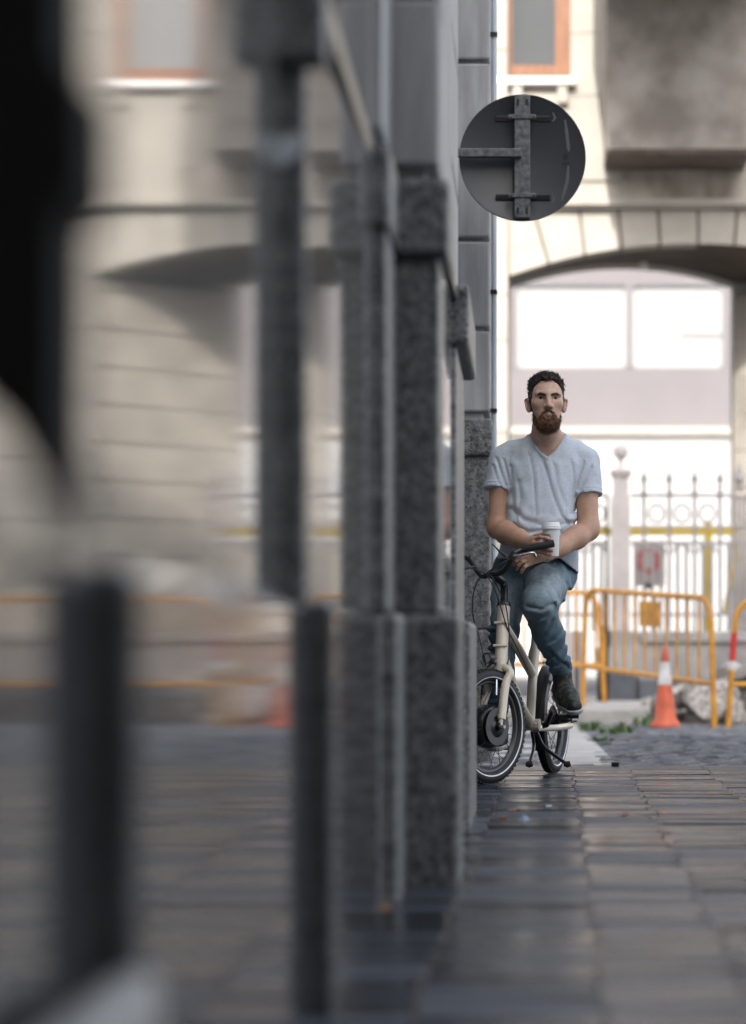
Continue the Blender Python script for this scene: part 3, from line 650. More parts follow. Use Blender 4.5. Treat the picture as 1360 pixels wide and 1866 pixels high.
# ochre rail and post behind the railings, warning board
orr = empty('ochre_rail', tuple(W(1290, 1150, 23.7))); tag(orr, 'ochre yellow rail and post running behind the iron railings', 'rail')
child(orr, 'rail', MB().box(WX(1068, 23.7), WX(1345, 23.7), 23.66, 23.74, WZ(975, 23.7), WZ(962, 23.7), 0.006), M['ochre'])
child(orr, 'post', MB().box(WX(1284, 23.7), WX(1297, 23.7), 23.655, 23.745, -0.05, WZ(952, 23.7), 0.006), M['ochre'])
child(orr, 'brace', MB().tube([W(1345, 985, 23.7), W(1320, 1120, 23.7)], 0.02, 8), M['ochre'])
BDp = 23.3
wb = empty('warning_board', tuple(W(1184, 1075, BDp))); tag(wb, 'pale grey board with a red ring hung on the railing', 'sign')
child(wb, 'board', MB().box(WX(1157, BDp), WX(1212, BDp), BDp, BDp + 0.02, WZ(1068, BDp), WZ(985, BDp), 0.003), M['post_stone'])
ring = MB(); cc = W(1181, 1022, BDp); n = 28
for k in range(n):
    a0, a1 = 2 * math.pi * k / n, 2 * math.pi * (k + .78 if k % 7 == 6 else k + 1) / n
    q = [(math.cos(a), math.sin(a)) for a in (a0, a1)]
    ring.add([(cc[0] + .105 * q[0][0], BDp - .004, cc[2] + .12 * q[0][1]), (cc[0] + .105 * q[1][0], BDp - .004, cc[2] + .12 * q[1][1]), (cc[0] + .06 * q[1][0], BDp - .004, cc[2] + .072 * q[1][1]), (cc[0] + .06 * q[0][0], BDp - .004, cc[2] + .072 * q[0][1])], [(0, 1, 2, 3)])
M['faded_red'] = material('faded_red_print', (0.50, 0.12, 0.10), 0.6); child(wb, 'ring', ring, M['faded_red'])
child(wb, 'label_block', MB().box(WX(1172, BDp), WX(1190, BDp), BDp - .006, BDp - .001, WZ(1074, BDp), WZ(1062, BDp)), M['black_metal'])

# ================================================================== BARRIERS, CONE, RUBBLE, WEEDS
def barrier(name, A, B, zA, zB, label, plate=True, redpost=False):
    """rounded steel crowd barrier from foot A to foot B (x, y)"""
    A = Vector((A[0], A[1], zA)); B = Vector((B[0], B[1], zB)); u = (B - A); Lh = u.length; u.normalize(); up = Vector((0, 0, 1)); nrm = Vector((-u.y, u.x, 0)).normalized()
    r = empty(name, tuple(A)); tag(r, label, 'barrier', 'yellow crowd barriers')
    H = 0.92; lo = 0.315; rd = 0.17; ins = 0.05
    pt = lambda s, z: A + u * s + up * z
    path = [pt(0.0, 0.0), pt(ins * .5, 0.4), pt(ins, H - rd)]
    for t in range(1, 7): a = t * math.pi / 12; path.append(pt(ins + rd - rd * math.cos(a), H - rd + rd * math.sin(a)))
    for t in range(0, 7): a = t * math.pi / 12; path.append(pt(Lh - ins - rd + rd * math.sin(a), H - rd + rd * math.cos(a)))
    path += [pt(Lh - ins * .5, 0.4), pt(Lh, 0.0)]
    child(r, 'frame', MB().tube(path, 0.0215, 10), M['yellow'], True)
    child(r, 'bottom_rail', MB().tube([pt(0.02, lo), pt(Lh - 0.02, lo)], 0.019, 10), M['yellow'], True)
    nb = 11
    for k in range(nb):
        s = 0.24 + (Lh - 0.48) * k / (nb - 1); child(r, 'bar', MB().tube([pt(s, lo), pt(s, H - 0.01)], 0.0095, 8), M['yellow'], True)
    if plate:
        s0, s1 = Lh * 0.47, Lh * 0.47 + 0.30; q = nrm * 0.014
        V = [pt(s0, H - 0.24) - q, pt(s1, H - 0.24) - q, pt(s1, H - 0.055) - q, pt(s0, H - 0.055) - q, pt(s0, H - 0.24) + q, pt(s1, H - 0.24) + q, pt(s1, H - 0.055) + q, pt(s0, H - 0.055) + q]
        child(r, 'plate', MB().add(V, [(0, 1, 2, 3), (7, 6, 5, 4), (0, 4, 5, 1), (1, 5, 6, 2), (2, 6, 7, 3), (3, 7, 4, 0)]), M['yellow'])
    if redpost:
        child(r, 'red_band', MB().tube([pt(0.03, 0.48), pt(0.045, 0.68)], 0.0235, 10), M['red'], True)
        child(r, 'white_band', MB().tube([pt(0.026, 0.42), pt(0.03, 0.479)], 0.0235, 10), M['white_band'], True)
    return r
barrier('crowd_barrier', (WX(1062, 20.8), 20.8), (WX(1302, 18.7), 18.7), 0.09, -0.02, 'yellow barrier with an orange plate, slanting behind the traffic cone')
barrier('crowd_barrier', (WX(1327, 18.65), 18.65), (3.55, 18.9), -0.02, -0.02, 'yellow barrier cut by the right edge, red band on its post', False, True)
barrier('crowd_barrier', (-1.25, 22.1), (WX(1102, 22.1), 22.1), 0.09, 0.09, 'yellow barrier half hidden behind the man, in front of the gate post', False)
CD = 18.8; cn_ = empty('traffic_cone', (WX(1212, CD), CD, -0.015)); tag(cn_, 'orange traffic cone with a white band in front of the barrier', 'traffic cone')
cs = CD / FPX; cz = lambda py: WZ(py, CD)
child(cn_, 'cone_body', MB().lathe([(0.0, 0.006), (27 * cs, 0.0), (28.5 * cs, 0.015), (27 * cs, 0.03), (20 * cs, 0.075), (17.5 * cs, 0.15), (13 * cs, cz(1248) + .015), (13 * cs - .001, cz(1248) + .0155)], (WX(1212, CD), CD, -0.015), (0, 0, 1), 30), M['orange'], True)
child(cn_, 'white_band', MB().lathe([(13 * cs - .001, cz(1247.8) + .015), (13.4 * cs, cz(1247) + .015), (8.6 * cs, cz(1207) + .015), (8.0 * cs, cz(1206.5) + .015)], (WX(1212, CD), CD, -0.015), (0, 0, 1), 30), M['white_band'], True)
child(cn_, 'tip', MB().lathe([(8.0 * cs, cz(1206.4) + .015), (8.2 * cs, cz(1206) + .015), (4.6 * cs, cz(1181) + .015), (3.4 * cs, cz(1179) + .015), (0, cz(1179) + .012)], (WX(1212, CD), CD, -0.015), (0, 0, 1), 30), M['orange'], True)
RM = []
for s in range(7):
    rg = random.Random(40 + s); bm = bmesh.new(); bmesh.ops.create_icosphere(bm, subdivisions=2, radius=1)
    cuts = [(Vector((rg.gauss(0, 1), rg.gauss(0, 1), rg.gauss(0, 1))).normalized(), rg.uniform(.38, .72)) for _ in range(8)]
    for v in bm.verts:
        for nn, dd in cuts:
            e = v.co.dot(nn) - dd
            if e > 0: v.co -= nn * e
        v.co *= 1 + rg.uniform(-.05, .05)
    me = bpy.data.meshes.new('rubble_stone'); bm.to_mesh(me); bm.free(); me.materials.append(M['rock']); RM.append(me)
rg = random.Random(5)
for k in range(74):
    y_ = rg.uniform(19.7, 22.5); px = rg.choice([rg.uniform(1160, 1400), rg.uniform(1225, 1400)]); x_ = max(WX(px, y_), 1.06)
    hgt = max(0, (px - 1150) / 200) * (1 - abs(y_ - 21.2) / 2.2) * 0.38
    sz = rg.uniform(0.06, 0.19); z_ = -0.02 + rg.uniform(0.1, 1.15) * hgt
    o = link('rubble_stone', RM[k % 7]); o.location = (x_, y_, z_ + sz * .25); o.scale = (sz, sz * rg.uniform(.7, 1.2), sz * rg.uniform(.5, .9)); o.rotation_euler = (rg.uniform(0, 6), rg.uniform(0, 6), rg.uniform(0, 6))
    tag(o, 'broken lump of grey stone in the rubble heap behind the barrier', 'stone', 'rubble heap')
mbp = MB()
gxn, gyn = 24, 18; V = []
for j in range(gyn):
    for i in range(gxn):
        x_, y_ = 1.06 + i * 0.11, 19.6 + j * 0.18
        V.append((x_, y_, -0.03 + 0.20 * max(0, min(1, (x_ - 1.05) / 0.7)) * max(0, 1 - abs(y_ - 21.2) / 1.7) + rg.uniform(-.03, .03) * (0 if i == 0 else 1)))
mbp.add(V, [(j * gxn + i, j * gxn + i + 1, (j + 1) * gxn + i + 1, (j + 1) * gxn + i) for j in range(gyn - 1) for i in range(gxn - 1)])
tag(mbp.build('rubble', M['soil']), 'heap of broken rubble and earth under the low wall', 'rubble', kind='stuff')
def weed(px, py, d, h, n, label, seed):
    rg = random.Random(seed); b0 = W(px, py, d); mb = MB()
    for k in range(n):
        a = rg.uniform(0, 6.28); ln = h * rg.uniform(.5, 1.1); lean = rg.uniform(.15, .8); w = rg.uniform(.008, .016); bx = b0 + np.array([rg.uniform(-.06, .06), rg.uniform(-.05, .05), 0])
        dv = np.array([math.cos(a) * lean, math.sin(a) * lean, 1.0]); sd = np.array([-math.sin(a), math.cos(a), 0]) * w
        m1 = bx + dv * ln * .5; tip = bx + np.array([dv[0] * 1.5, dv[1] * 1.5, .75]) * ln
        mb.add([bx - sd * .4, bx + sd * .4, m1 + sd, m1 - sd, tip], [(0, 1, 2, 3), (3, 2, 4)])
    o = mb.build('weed', M['leaf'], None, fix=False); tag(o, label, 'weed', 'weeds along the kerb'); return o
weed(1072, 1332, 17.9, 0.11, 26, 'weed tuft nearest the cyclist\'s shoe', 1)
weed(1112, 1338, 17.2, 0.08, 30, 'low sprawling weeds on the pale strip, middle of the row', 2)
weed(1136, 1336, 17.4, 0.10, 24, 'weed tuft between the pale strip and the cone', 3)
weed(1168, 1324, 18.6, 0.13, 26, 'bushy weed just beside the traffic cone', 4)
weed(1100, 1352, 16.0, 0.05, 16, 'tiny weeds nearest the cobbles, in front of the others', 6)
# litter on the paving
def litter(px, py, w, h, mat, label, ang=0.3, cat='litter'):
    d = CAMZ * FPX / (py - VPY); x_ = WX(px, d); mb = MB()
    mb.tube([(x_ - w / 2 * math.cos(ang), d - w / 2 * math.sin(ang), h), (x_ + w / 2 * math.cos(ang), d + w / 2 * math.sin(ang), h)], h, 8)
    o = mb.build('litter', M[mat]); tag(o, label, cat); return o
litter(933, 1479, 0.030, 0.0045, 'litter_orange', 'orange cigarette end on the paving, beyond the blue wrapper')
litter(916, 1492, 0.030, 0.004, 'litter_orange', 'cigarette end on the paving, nearest the granite base', 0.1)
litter(1139, 1487, 0.028, 0.0045, 'litter_orange', 'lone cigarette end on the open paving, away from the others', 0.05)
litter(1000, 1472, 0.02, 0.005, 'paper', 'small pale crumb of paper on the paving below the bicycle', 0.1)
d_ = CAMZ * FPX / (1496 - VPY); o = MB().add([(WX(942, d_), d_, .002), (WX(955, d_), d_ - .04, .002), (WX(967, d_), d_, .003), (WX(956, d_), d_ + .04, .018), (WX(948, d_), d_ + .05, .004)], [(0, 1, 3), (1, 2, 3), (0, 3, 4)]).build('wrapper', M['litter_blue'])
tag(o, 'crumpled blue grey wrapper lying on the paving', 'wrapper')
d_ = CAMZ * FPX / (1660 - VPY); o = MB().add([(WX(688, d_), d_ - .03, .002), (WX(705, d_), d_ - .05, .006), (WX(718, d_), d_, .002), (WX(700, d_), d_ + .05, .014)], [(0, 1, 3), (1, 2, 3)]).build('dry_leaf', M['leaf_dry'])
tag(o, 'brown dry leaf against the foot of the granite pilaster', 'leaf')
tag(box('dark_chip', M['black_metal'], None, WX(1114, 12.6), WX(1128, 12.6), 12.55, 12.62, 0.001, 0.022, bev=0.004), 'small dark chip lying on the edge of the paving', 'chip')

# ================================================================== BICYCLE
M['cream_paint'] = material('cream_frame_paint', (0.68, 0.60, 0.48), 0.32, var=0.06, scale=5, coat=0.4)
M['rubber'] = material('tyre_rubber', (0.012, 0.012, 0.013), 0.6, bump=0.2, bscale=300)
M['black_gloss'] = material('black_anodised', (0.010, 0.010, 0.011), 0.28, spec=0.6)
M['grip'] = material('black_grip', (0.013, 0.013, 0.013), 0.7, bump=0.3, bscale=200)
M['chrome'] = material('bright_steel', (0.62, 0.63, 0.64), 0.25, metal=1.0)
M['spoke'] = material('dark_spoke', (0.05, 0.05, 0.055), 0.3, metal=0.8)
M['reflective'] = material('reflective_stripe', (0.78, 0.80, 0.82), 0.35)
M['alu'] = material('brushed_rim', (0.10, 0.10, 0.105), 0.4, metal=0.6)
M['lens'] = material('lamp_lens', (0.45, 0.47, 0.5), 0.1, spec=0.8)
M['red_plastic'] = material('red_reflector', (0.75, 0.06, 0.03), 0.25)
RH = np.array([WX(1007, 11.93), 11.93, 0.238]); CRWN = np.array([-0.099, 11.08, 0.487])
hv = (CRWN - RH) * np.array([1, 1, 0]); hv = hv / np.linalg.norm(hv)            # frame heading
lv = np.array([-hv[1], hv[0], 0.0]); lv = lv if lv[0] > 0 else -lv               # rider's left
bike = empty('bicycle', tuple(RH * np.array([1, 1, 0]))); tag(bike, 'cream step-through bicycle with black wheels, front wheel turned, under the seated man', 'bicycle')
def bp(name, mb, mat, parent=None, smooth=True):
    o = mb.build(name, mat, None, smooth); o.parent = parent or bike
    o.matrix_parent_inverse = Matrix.Translation(-bike.location) if parent is None else Matrix.Identity(4); return o
FR = lambda s, z, b=0.0: RH * np.array([1, 1, 0]) + hv * s + lv * b + np.array([0, 0, z])
def smoothpath(pts, n=8):
    P = [np.asarray(p, float) for p in pts]; out = []
    Q = [2 * P[0] - P[1]] + P + [2 * P[-1] - P[-2]]
    for i in range(1, len(Q) - 2):
        for k in range(n):
            t = k / n; out.append(0.5 * (2 * Q[i] + (Q[i + 1] - Q[i - 1]) * t + (2 * Q[i - 1] - 5 * Q[i] + 4 * Q[i + 1] - Q[i + 2]) * t * t + (3 * Q[i] - Q[i - 1] - 3 * Q[i + 1] + Q[i + 2]) * t ** 3))
    return out + [P[-1]]
def wheel(c, fwd, r, motor):
    """c hub centre, fwd horizontal heading of the wheel"""
    fwd = fwd / np.linalg.norm(fwd); ax = np.array([-fwd[1], fwd[0], 0.0]); ax = ax if ax[0] > 0 else -ax; up = np.array([0, 0, 1.0])
    pt = lambda a, rr, b=0.0: c + (fwd * math.cos(a) + up * math.sin(a)) * rr + ax * b
    hub = MB()
    if motor:
        hub.lathe([(0, -.055), (.016, -.055), (.018, -.042), (.06, -.040), (.083, -.033), (.090, -.02), (.092, 0), (.090, .02), (.083, .033), (.06, .040), (.03, .046), (.018, .052), (.016, .07), (0, .07)], c, ax, 36)
    else:
        hub.lathe([(0, -.06), (.012, -.06), (.012, -.045), (.040, -.04), (.040, -.033), (.026, -.03), (.026, .03), (.040, .033), (.040, .04), (.012, .045), (.012, .095), (0, .095)], c, ax, 28)
    w = bp('wheel', hub, M['black_gloss'])
    nt_ = 56; prof = []
    rt = 0.0265
    for k in range(14):
        a = 2 * math.pi * k / 14; prof.append((r - rt + rt * math.cos(a), rt * 1.02 * math.sin(a)))
    def ringm(prof, n):
        V = []; F = []; m = len(prof)
        for i in range(n):
            a = 2 * math.pi * i / n
            for (rr, b) in prof: V.append(pt(a, rr, b))
        for i in range(n):
            for k in range(m): F.append((i * m + k, i * m + (k + 1) % m, ((i + 1) % n) * m + (k + 1) % m, ((i + 1) % n) * m + k))
        return MB().add(V, F)
    bp('tyre', ringm(prof, nt_), M['rubber'], w)
    tr = MB()
    for i in range(64):                       # tread blocks
        a = 2 * math.pi * i / 64
        for b in (-.012, .012):
            q = [pt(a + da, r - .0035 + dr - abs(b) * .12, b + db) for dr in (0, .005) for da, db in ((-.03, -.006), (.03, -.006), (.03, .006), (-.03, .006))]
            tr.add(q, [(4, 5, 6, 7), (0, 1, 5, 4), (1, 2, 6, 5), (2, 3, 7, 6), (3, 0, 4, 7)])
    tag(bp('tread', tr, M['rubber'], w, False), kind='stuff')
    bp('rim', ringm([(r - .046, -.012), (r - .046, .012), (r - .058, .010), (r - .064, 0), (r - .058, -.010)], nt_), M['alu'], w)
    for sd in (-1, 1): bp('reflective_stripe', ringm([(r - .0375, sd * .0225), (r - .0320, sd * .0258), (r - .0320, sd * .0268), (r - .0375, sd * .0238)], nt_), M['reflective'], w)
    hr = .088 if motor else .038
    sp = MB(); ns = 28
    for i in range(ns):
        a = 2 * math.pi * i / ns; sd = 1 if i % 2 else -1; off = (.16 if motor else .75) * (1 if (i // 2) % 2 else -1)
        sp.tube([pt(a + off, hr, sd * .033), pt(a, r - .060, sd * .004)], .0013, 5)
    tag(bp('spokes', sp, M['spoke'], w), kind='stuff')
    return w, ax, up, pt
TH = R(37); fwdw = np.array([-math.sin(TH), -math.cos(TH), 0])
FH = np.array([-0.150, 10.985, 0.24])
wf_, fax, _, fpt = wheel(FH, fwdw, 0.240, True)
wr_, rax, _, rpt = wheel(RH, hv, 0.238, False)
# disc brake and motor connector details
bp('brake_rotor', MB().lathe([(.045, .048), (.078, .048), (.078, .051), (.045, .051)], FH, fax, 28), M['alu'], wf_)
bp('reflector', MB().add([rpt(a, .165 + dr, .03) for a, dr in ((1.15, 0), (1.45, 0), (1.45, .035), (1.15, .035))] + [rpt(a, .165 + dr, .036) for a, dr in ((1.15, 0), (1.45, 0), (1.45, .035), (1.15, .035))], [(4, 5, 6, 7), (0, 3, 2, 1), (0, 1, 5, 4), (1, 2, 6, 5), (2, 3, 7, 6), (3, 0, 4, 7)]), M['red_plastic'], wr_, False)
# frame
HT, HB = W(918.5, 1105, 11.165), W(913, 1212, 11.085)
ST, BBp = FR(0.27, 0.675), FR(0.40, 0.23)
ht = bp('head_tube', MB().tube([HB + (HB - HT) * .02, HB, HB + (HT - HB) * .04, HB + (HT - HB) * .05, HB + (HT - HB) * .5, HT + (HB - HT) * .08, HT], [.030, .030, .030, .0275, .0265, .0265, .0285], 20), M['cream_paint'])
for z in (0.33, 0.72):
    q = HB + (HT - HB) * z; bp('cable_guide', MB().tube([q + np.array([-.036, -.026, 0]), q + np.array([.022, -.034, 0])], .0055, 8), M['cream_paint'], ht)
bp('mid_tube', MB().tube([HB + (HT - HB) * .70, FR(0.60, .565), FR(0.365, .455)], [.021, .021, .021], 16), M['cream_paint'])
bp('down_tube', MB().tube(smoothpath([HB + (HT - HB) * .16, FR(.74, .44), FR(.585, .325), FR(.40, .235)]), .026, 16), M['cream_paint'])
bp('seat_tube', MB().tube([BBp + np.array([0, 0, -.02]), FR(.36, .40), ST], [.021, .0205, .0205], 16), M['cream_paint'])
bp('bottom_bracket', MB().tube([FR(.40, .23, -.04), FR(.40, .23, .045)], .026, 18), M['cream_paint'])
for sgn in (-1, 1):
    bp('seat_stay', MB().tube(smoothpath([FR(.30, .575, sgn * .012), FR(.22, .50, sgn * .045), FR(.02, .265, sgn * .075)]), .0105, 10), M['cream_paint'])
    bp('chainstay', MB().tube(smoothpath([FR(.39, .215, sgn * .03), FR(.30, .212, sgn * .045), FR(.20, .212, sgn * .075), FR(.0, .215, sgn * .083)]), .0145, 12), M['cream_paint'])
    bp('dropout', MB().tube([FR(.0, .21, sgn * .083), FR(.0, .275, sgn * .078)], .011, 8), M['cream_paint'])
    bp('axle_nut', MB().tube([FR(0, .238, sgn * .085), FR(0, .238, sgn * .115)], [.012, .007], 8), M['chrome'])
bp('rear_rack', MB().tube(smoothpath([FR(.27, .50, .03), FR(.12, .50, .05), FR(-.15, .50, .05), FR(-.16, .50, -.05), FR(.12, .50, -.05), FR(.27, .50, -.03)], 6), .008, 8), M['cream_paint'])
# fender over the rear wheel
V = []; F = []; nf = 30
for i in range(nf + 1):
    a = R(-30) + (R(215)) * i / nf
    for b, dr in ((-.036, -.014), (-.028, .004), (0, .012), (.028, .004), (.036, -.014)): V.append(rpt(a, .252 + dr, b))
    if i:
        for k in range(4): F.append(((i - 1) * 5 + k, (i - 1) * 5 + k + 1, i * 5 + k + 1, i * 5 + k))
bp('rear_fender', MB().add(V, F), M['black_gloss'])
bp('fender_stay', MB().tube([FR(0, .25, .06), rpt(R(8), .25, .036)], .003, 6).tube([FR(0, .25, .06), rpt(R(178), .25, .036)], .003, 6), M['black_gloss'])
# fork: a crown block and two blades that bow out round the tyre, open tube ends and drop-outs
bp('fork_crown', MB().tube([HB + np.array([0, 0, -.001]), HB + np.array([-.004, -.006, -.03])], [.030, .027], 18), M['cream_paint'])
CR = HB + np.array([-.003, -.004, -.018])
for sgn in (1, -1):
    o_ = fax * sgn
    low = FH + o_ * .062 + np.array([0, 0, .028]) + (-fwdw) * .012
    pth = smoothpath([CR, CR + o_ * .030 + np.array([0, 0, .004]), CR + o_ * .052 + np.array([0, 0, -.018]), CR * .70 + low * .30 + o_ * .026 + np.array([0, 0, .0]), low])
    fb_ = bp('fork_blade', MB().tube(pth, [.0185] * (len(pth) - 1) + [.0175], 14), M['cream_paint'])
    bp('dropout', MB().tube([low + np.array([0, 0, .01]), FH + o_ * .064], .010, 8), M['cream_paint'], fb_)
    bp('axle_nut', MB().tube([FH + o_ * .058, FH + o_ * .088], [.012, .008], 8), M['chrome'], fb_)
    bp('brake_arm', MB().tube([CR * .55 + (FH + np.array([0, 0, .0])) * .45 + o_ * .034 + (fwdw) * .035, CR * .78 + FH * .22 + o_ * .036 + fwdw * .055, CR * .95 + FH * .05 + o_ * .020 + fwdw * .05], [.007, .006, .005], 8), M['chrome' if sgn > 0 else 'black_gloss'], fb_)
hl = bp('head_lamp', MB().lathe([(0, .032), (.017, .03), (.022, .02), (.024, -.008), (.0225, -.012), (.019, -.010)], W(890, 1199, 11.04), -fwdw, 20), M['black_gloss'])
bp('lens', MB().lathe([(0, -.0075), (.0195, -.0075)], W(890, 1199, 11.04), -fwdw, 20), M['lens'], hl)
bp('lamp_bracket', MB().tube([W(890, 1199, 11.05), W(897, 1207, 11.06), W(910, 1211, 11.07)], .006, 8), M['black_gloss'], hl)
# steering: headset, stem, handlebar, grips, levers, cables
bp('headset', MB().tube([HT - (HT - HB) * .01, HT + (HT - HB) * .05, HT + (HT - HB) * .075], [.031, .030, .022], 18), M['black_gloss'])
stem = bp('stem', MB().tube(smoothpath([W(918, 1104, 11.165), W(919, 1078, 11.17), W(917, 1062, 11.16), W(908, 1054, 11.12), W(896, 1046, 11.08)]), [.016] * 8 + [.0165] * 8 + [.019] * 9 + [.0195] * 7 + [.018], 16), M['black_gloss'])
bp('stem_bolt', MB().lathe([(0, -.024), (.009, -.024), (.009, -.014)], W(919, 1063, 11.165), (0.05, 1, 0), 12), M['chrome'], stem)
CLP = W(895, 1046, 11.075)
lbar = smoothpath([CLP, W(908, 1045, 11.055), W(921, 1037, 11.04), W(930, 1022, 11.03), W(936, 1010, 11.032), W(946, 1004, 11.04), W(960, 1001, 11.045)])
rbar = smoothpath([CLP, W(885, 1050, 11.10), W(877, 1049, 11.13), W(868, 1038, 11.17), W(860, 1025, 11.20), W(851, 1017, 11.23), W(835, 1013, 11.28)])
hb_ = bp('handlebar', MB().tube(lbar, .0125, 12).tube(rbar, .0115, 12), M['black_gloss'])
gp0, gp1 = W(950, 1001.5, 11.042), W(1010, 990, 11.055)
g_ = bp('grip', MB().tube([gp0, gp0 + (gp1 - gp0) * .04, gp0 + (gp1 - gp0) * .5, gp0 + (gp1 - gp0) * .95, gp1], [.0135, .0155, .0150, .0165, .0145], 14), M['grip'], hb_)
bp('grip', MB().tube([W(842, 1014, 11.26), W(800, 1004, 11.40)], .0155, 14), M['grip'], hb_)
lv_ = bp('brake_lever', MB().tube(smoothpath([W(937, 1013, 11.02), W(950, 1012, 11.0), W(966, 1008, 10.995), W(974, 1008, 10.998), W(977, 1014, 11.0)]), [.007] * 8 + [.005] * 16 + [.004] * 9, 8), M['chrome'], hb_)
bp('brake_lever', MB().tube(smoothpath([W(866, 1034, 11.15), W(858, 1034, 11.13), W(852, 1035, 11.12), W(840, 1040, 11.12)]), [.006] * 8 + [.005] * 17, 8), M['black_gloss'], hb_)
bp('lever_clamp', MB().tube([W(932, 1019, 11.03), W(938, 1008, 11.034)], .0165, 12), M['black_gloss'], hb_)
bp('mirror_stalk', MB().tube([W(922, 1014, 11.03), W(908, 1002, 11.02), W(897, 991, 11.02)], [.007, .004, .0025], 8), M['black_gloss'], hb_)
bp('bell', MB().tube([W(856, 1019, 11.20), W(857, 1010, 11.20)], [.008, .0035], 10), M['black_gloss'], hb_)
for pth in ([W(852, 1032, 11.14), W(869, 1040, 11.10), W(885, 1046, 11.04), W(900, 1070, 11.06), W(911, 1100, 11.09), W(920, 1130, 11.10), W(928, 1152, 11.12), W(938, 1172, 11.17), W(952, 1200, 11.3), W(962, 1220, 11.4)],
            [W(930, 1018, 11.02), W(905, 1032, 11.0), W(886, 1045, 11.0), W(870, 1060, 11.0), W(862, 1090, 11.0), W(863, 1125, 11.0), W(873, 1160, 11.0), W(882, 1195, 11.01), W(886, 1215, 11.02)],
            [W(880, 1043, 11.06), W(897, 1052, 11.0), W(912, 1080, 11.06), W(922, 1104, 11.12), W(926, 1130, 11.11), W(929, 1160, 11.10), W(928, 1195, 11.08), W(924, 1212, 11.06)]):
    bp('cable', MB().tube(smoothpath(pth, 7), .0028, 7), M['black_gloss'])
# saddle, cranks, pedals, centre stand
def saddle_f(P):
    q = P - (FR(.20, .845)).astype(np.float32); a = q @ hv.astype(np.float32); b = q @ lv.astype(np.float32); z = q[:, 2]
    t = np.clip((a + .13) / .26, 0, 1); w = .085 * (1 - t) + .022 * t
    return (np.sqrt((b / w) ** 2 + (np.maximum(np.abs(a) - .10, 0) / .04) ** 2 + (z / .03) ** 2) - 1) * .02
cs_ = FR(.20, .845); sad = sdf_obj('saddle', saddle_f, cs_ - .2, cs_ + .2, .006, M['grip']); sad.parent = bike; sad.matrix_parent_inverse = Matrix.Translation(-bike.location)
bp('seat_post', MB().tube([ST, FR(.215, .835)], .0145, 12), M['black_gloss'])
bp('seat_clamp', MB().tube([ST - np.array([0, 0, .012]), ST + np.array([0, 0, .012])], .0255, 14), M['black_gloss'])
PL = W(1036, 1305, 11.33); PR = W(915, 1362, 11.46)
bp('crank', MB().tube([FR(.40, .23, .06), FR(.40, .23, .075), np.array(W(1008, 1290, 11.42)), PL + np.array([-.05, 0, 0])], [.018, .014, .012, .011], 10), M['black_gloss'])
bp('crank', MB().tube([FR(.40, .23, -.06), PR + np.array([.06, 0, 0])], [.014, .011], 10), M['black_gloss'])
bp('chain_guard', MB().lathe([(0, -.052), (.075, -.052), (.075, -.046), (0, -.046)], FR(.40, .23), lv, 24), M['black_gloss'])
for p in (PL, PR): bp('pedal', MB().box(p[0] - .045, p[0] + .045, p[1] - .035, p[1] + .035, p[2] - .010, p[2] + .010, .004), M['black_gloss'], smooth=False)
for tip, b in ((W(965, 1393, 11.42), .0), (W(1034, 1393, 11.52), .05)):
    k_ = bp('stand_leg', MB().tube(smoothpath([FR(.36, .20, b * .4), FR(.33, .13, b + .0), tip]), .008, 8), M['black_gloss'])
    bp('stand_foot', MB().tube([tip + np.array([-.016, 0, .002]), tip, tip + np.array([.014, 0, .004])], [.010, .015, .012], 10), M['grip'], k_)

# ================================================================== THE MAN
M['skin'] = material('skin', (1, 1, 1), 0.52, attr='Col', var=0.10, scale=60, bump=0.05, bscale=300)
M['hair'] = material('dark_brown_hair', (0.045, 0.029, 0.020), 0.55, var=0.5, scale=90, bump=0.5, bscale=220)
M['beard'] = material('auburn_beard', (0.22, 0.108, 0.052), 0.65, col2=(0.07, 0.034, 0.018), scale=60, bump=0.6, bscale=260)
M['brow'] = material('brown_eyebrow', (0.045, 0.026, 0.017), 0.7)
M['eye_white'] = material('eye_white', (0.36, 0.33, 0.31), 0.3)  # dulled so the colour carries the shade under the brow
M['iris'] = material('blue_grey_iris', (0.03, 0.035, 0.04), 0.2)
M['shirt'] = material('heather_grey_cotton', (0.56, 0.61, 0.675), 0.9, var=0.16, scale=140, bump=0.15, bscale=400)
M['denim'] = material('blue_denim', (1, 1, 1), 0.85, attr='Col', var=0.22, scale=90, bump=0.3, bscale=500)
M['shoe'] = material('camouflage_shoe', (0.012, 0.013, 0.013), 0.6, col2=(0.050, 0.062, 0.030), scale=34, ramp=(0.42, 0.47), detail=2)
M['sole'] = material('white_sole', (0.42, 0.42, 0.41), 0.6)
M['sock'] = material('black_sock', (0.012, 0.012, 0.013), 0.9)
def w3(px, py, d): return W(px, py, d).astype(np.float32)
HC = w3(996, 734, 11.38); yaw = R(5.0)
Rz = np.array([[math.cos(yaw), -math.sin(yaw), 0], [math.sin(yaw), math.cos(yaw), 0], [0, 0, 1]], np.float32)
def hl_(P): return (P - HC) @ Rz                       # world -> head space (x right, y into the scene, z up)
def hw_(q): return np.asarray(q, np.float32) @ Rz.T + HC
f32 = np.float32
def head_base(q):
    x = np.abs(q[:, 0]); Q = q.copy(); Q[:, 0] = x
    d = ell(q, (0, .016, .032), (.0735, .092, .084))
    d = smin(d, ell(q, (0, -.028, .005), (.0625, .062, .088)), .03)
    d = smin(d, ell(q, (0, -.030, -.058), (.0525, .054, .048)), .03)
    d = smin(d, ell(q, (0, -.070, -.092), (.028, .022, .021)), .025)
    d = smin(d, ell(Q, (.044, -.052, -.008), (.022, .024, .018)), .02)
    return d
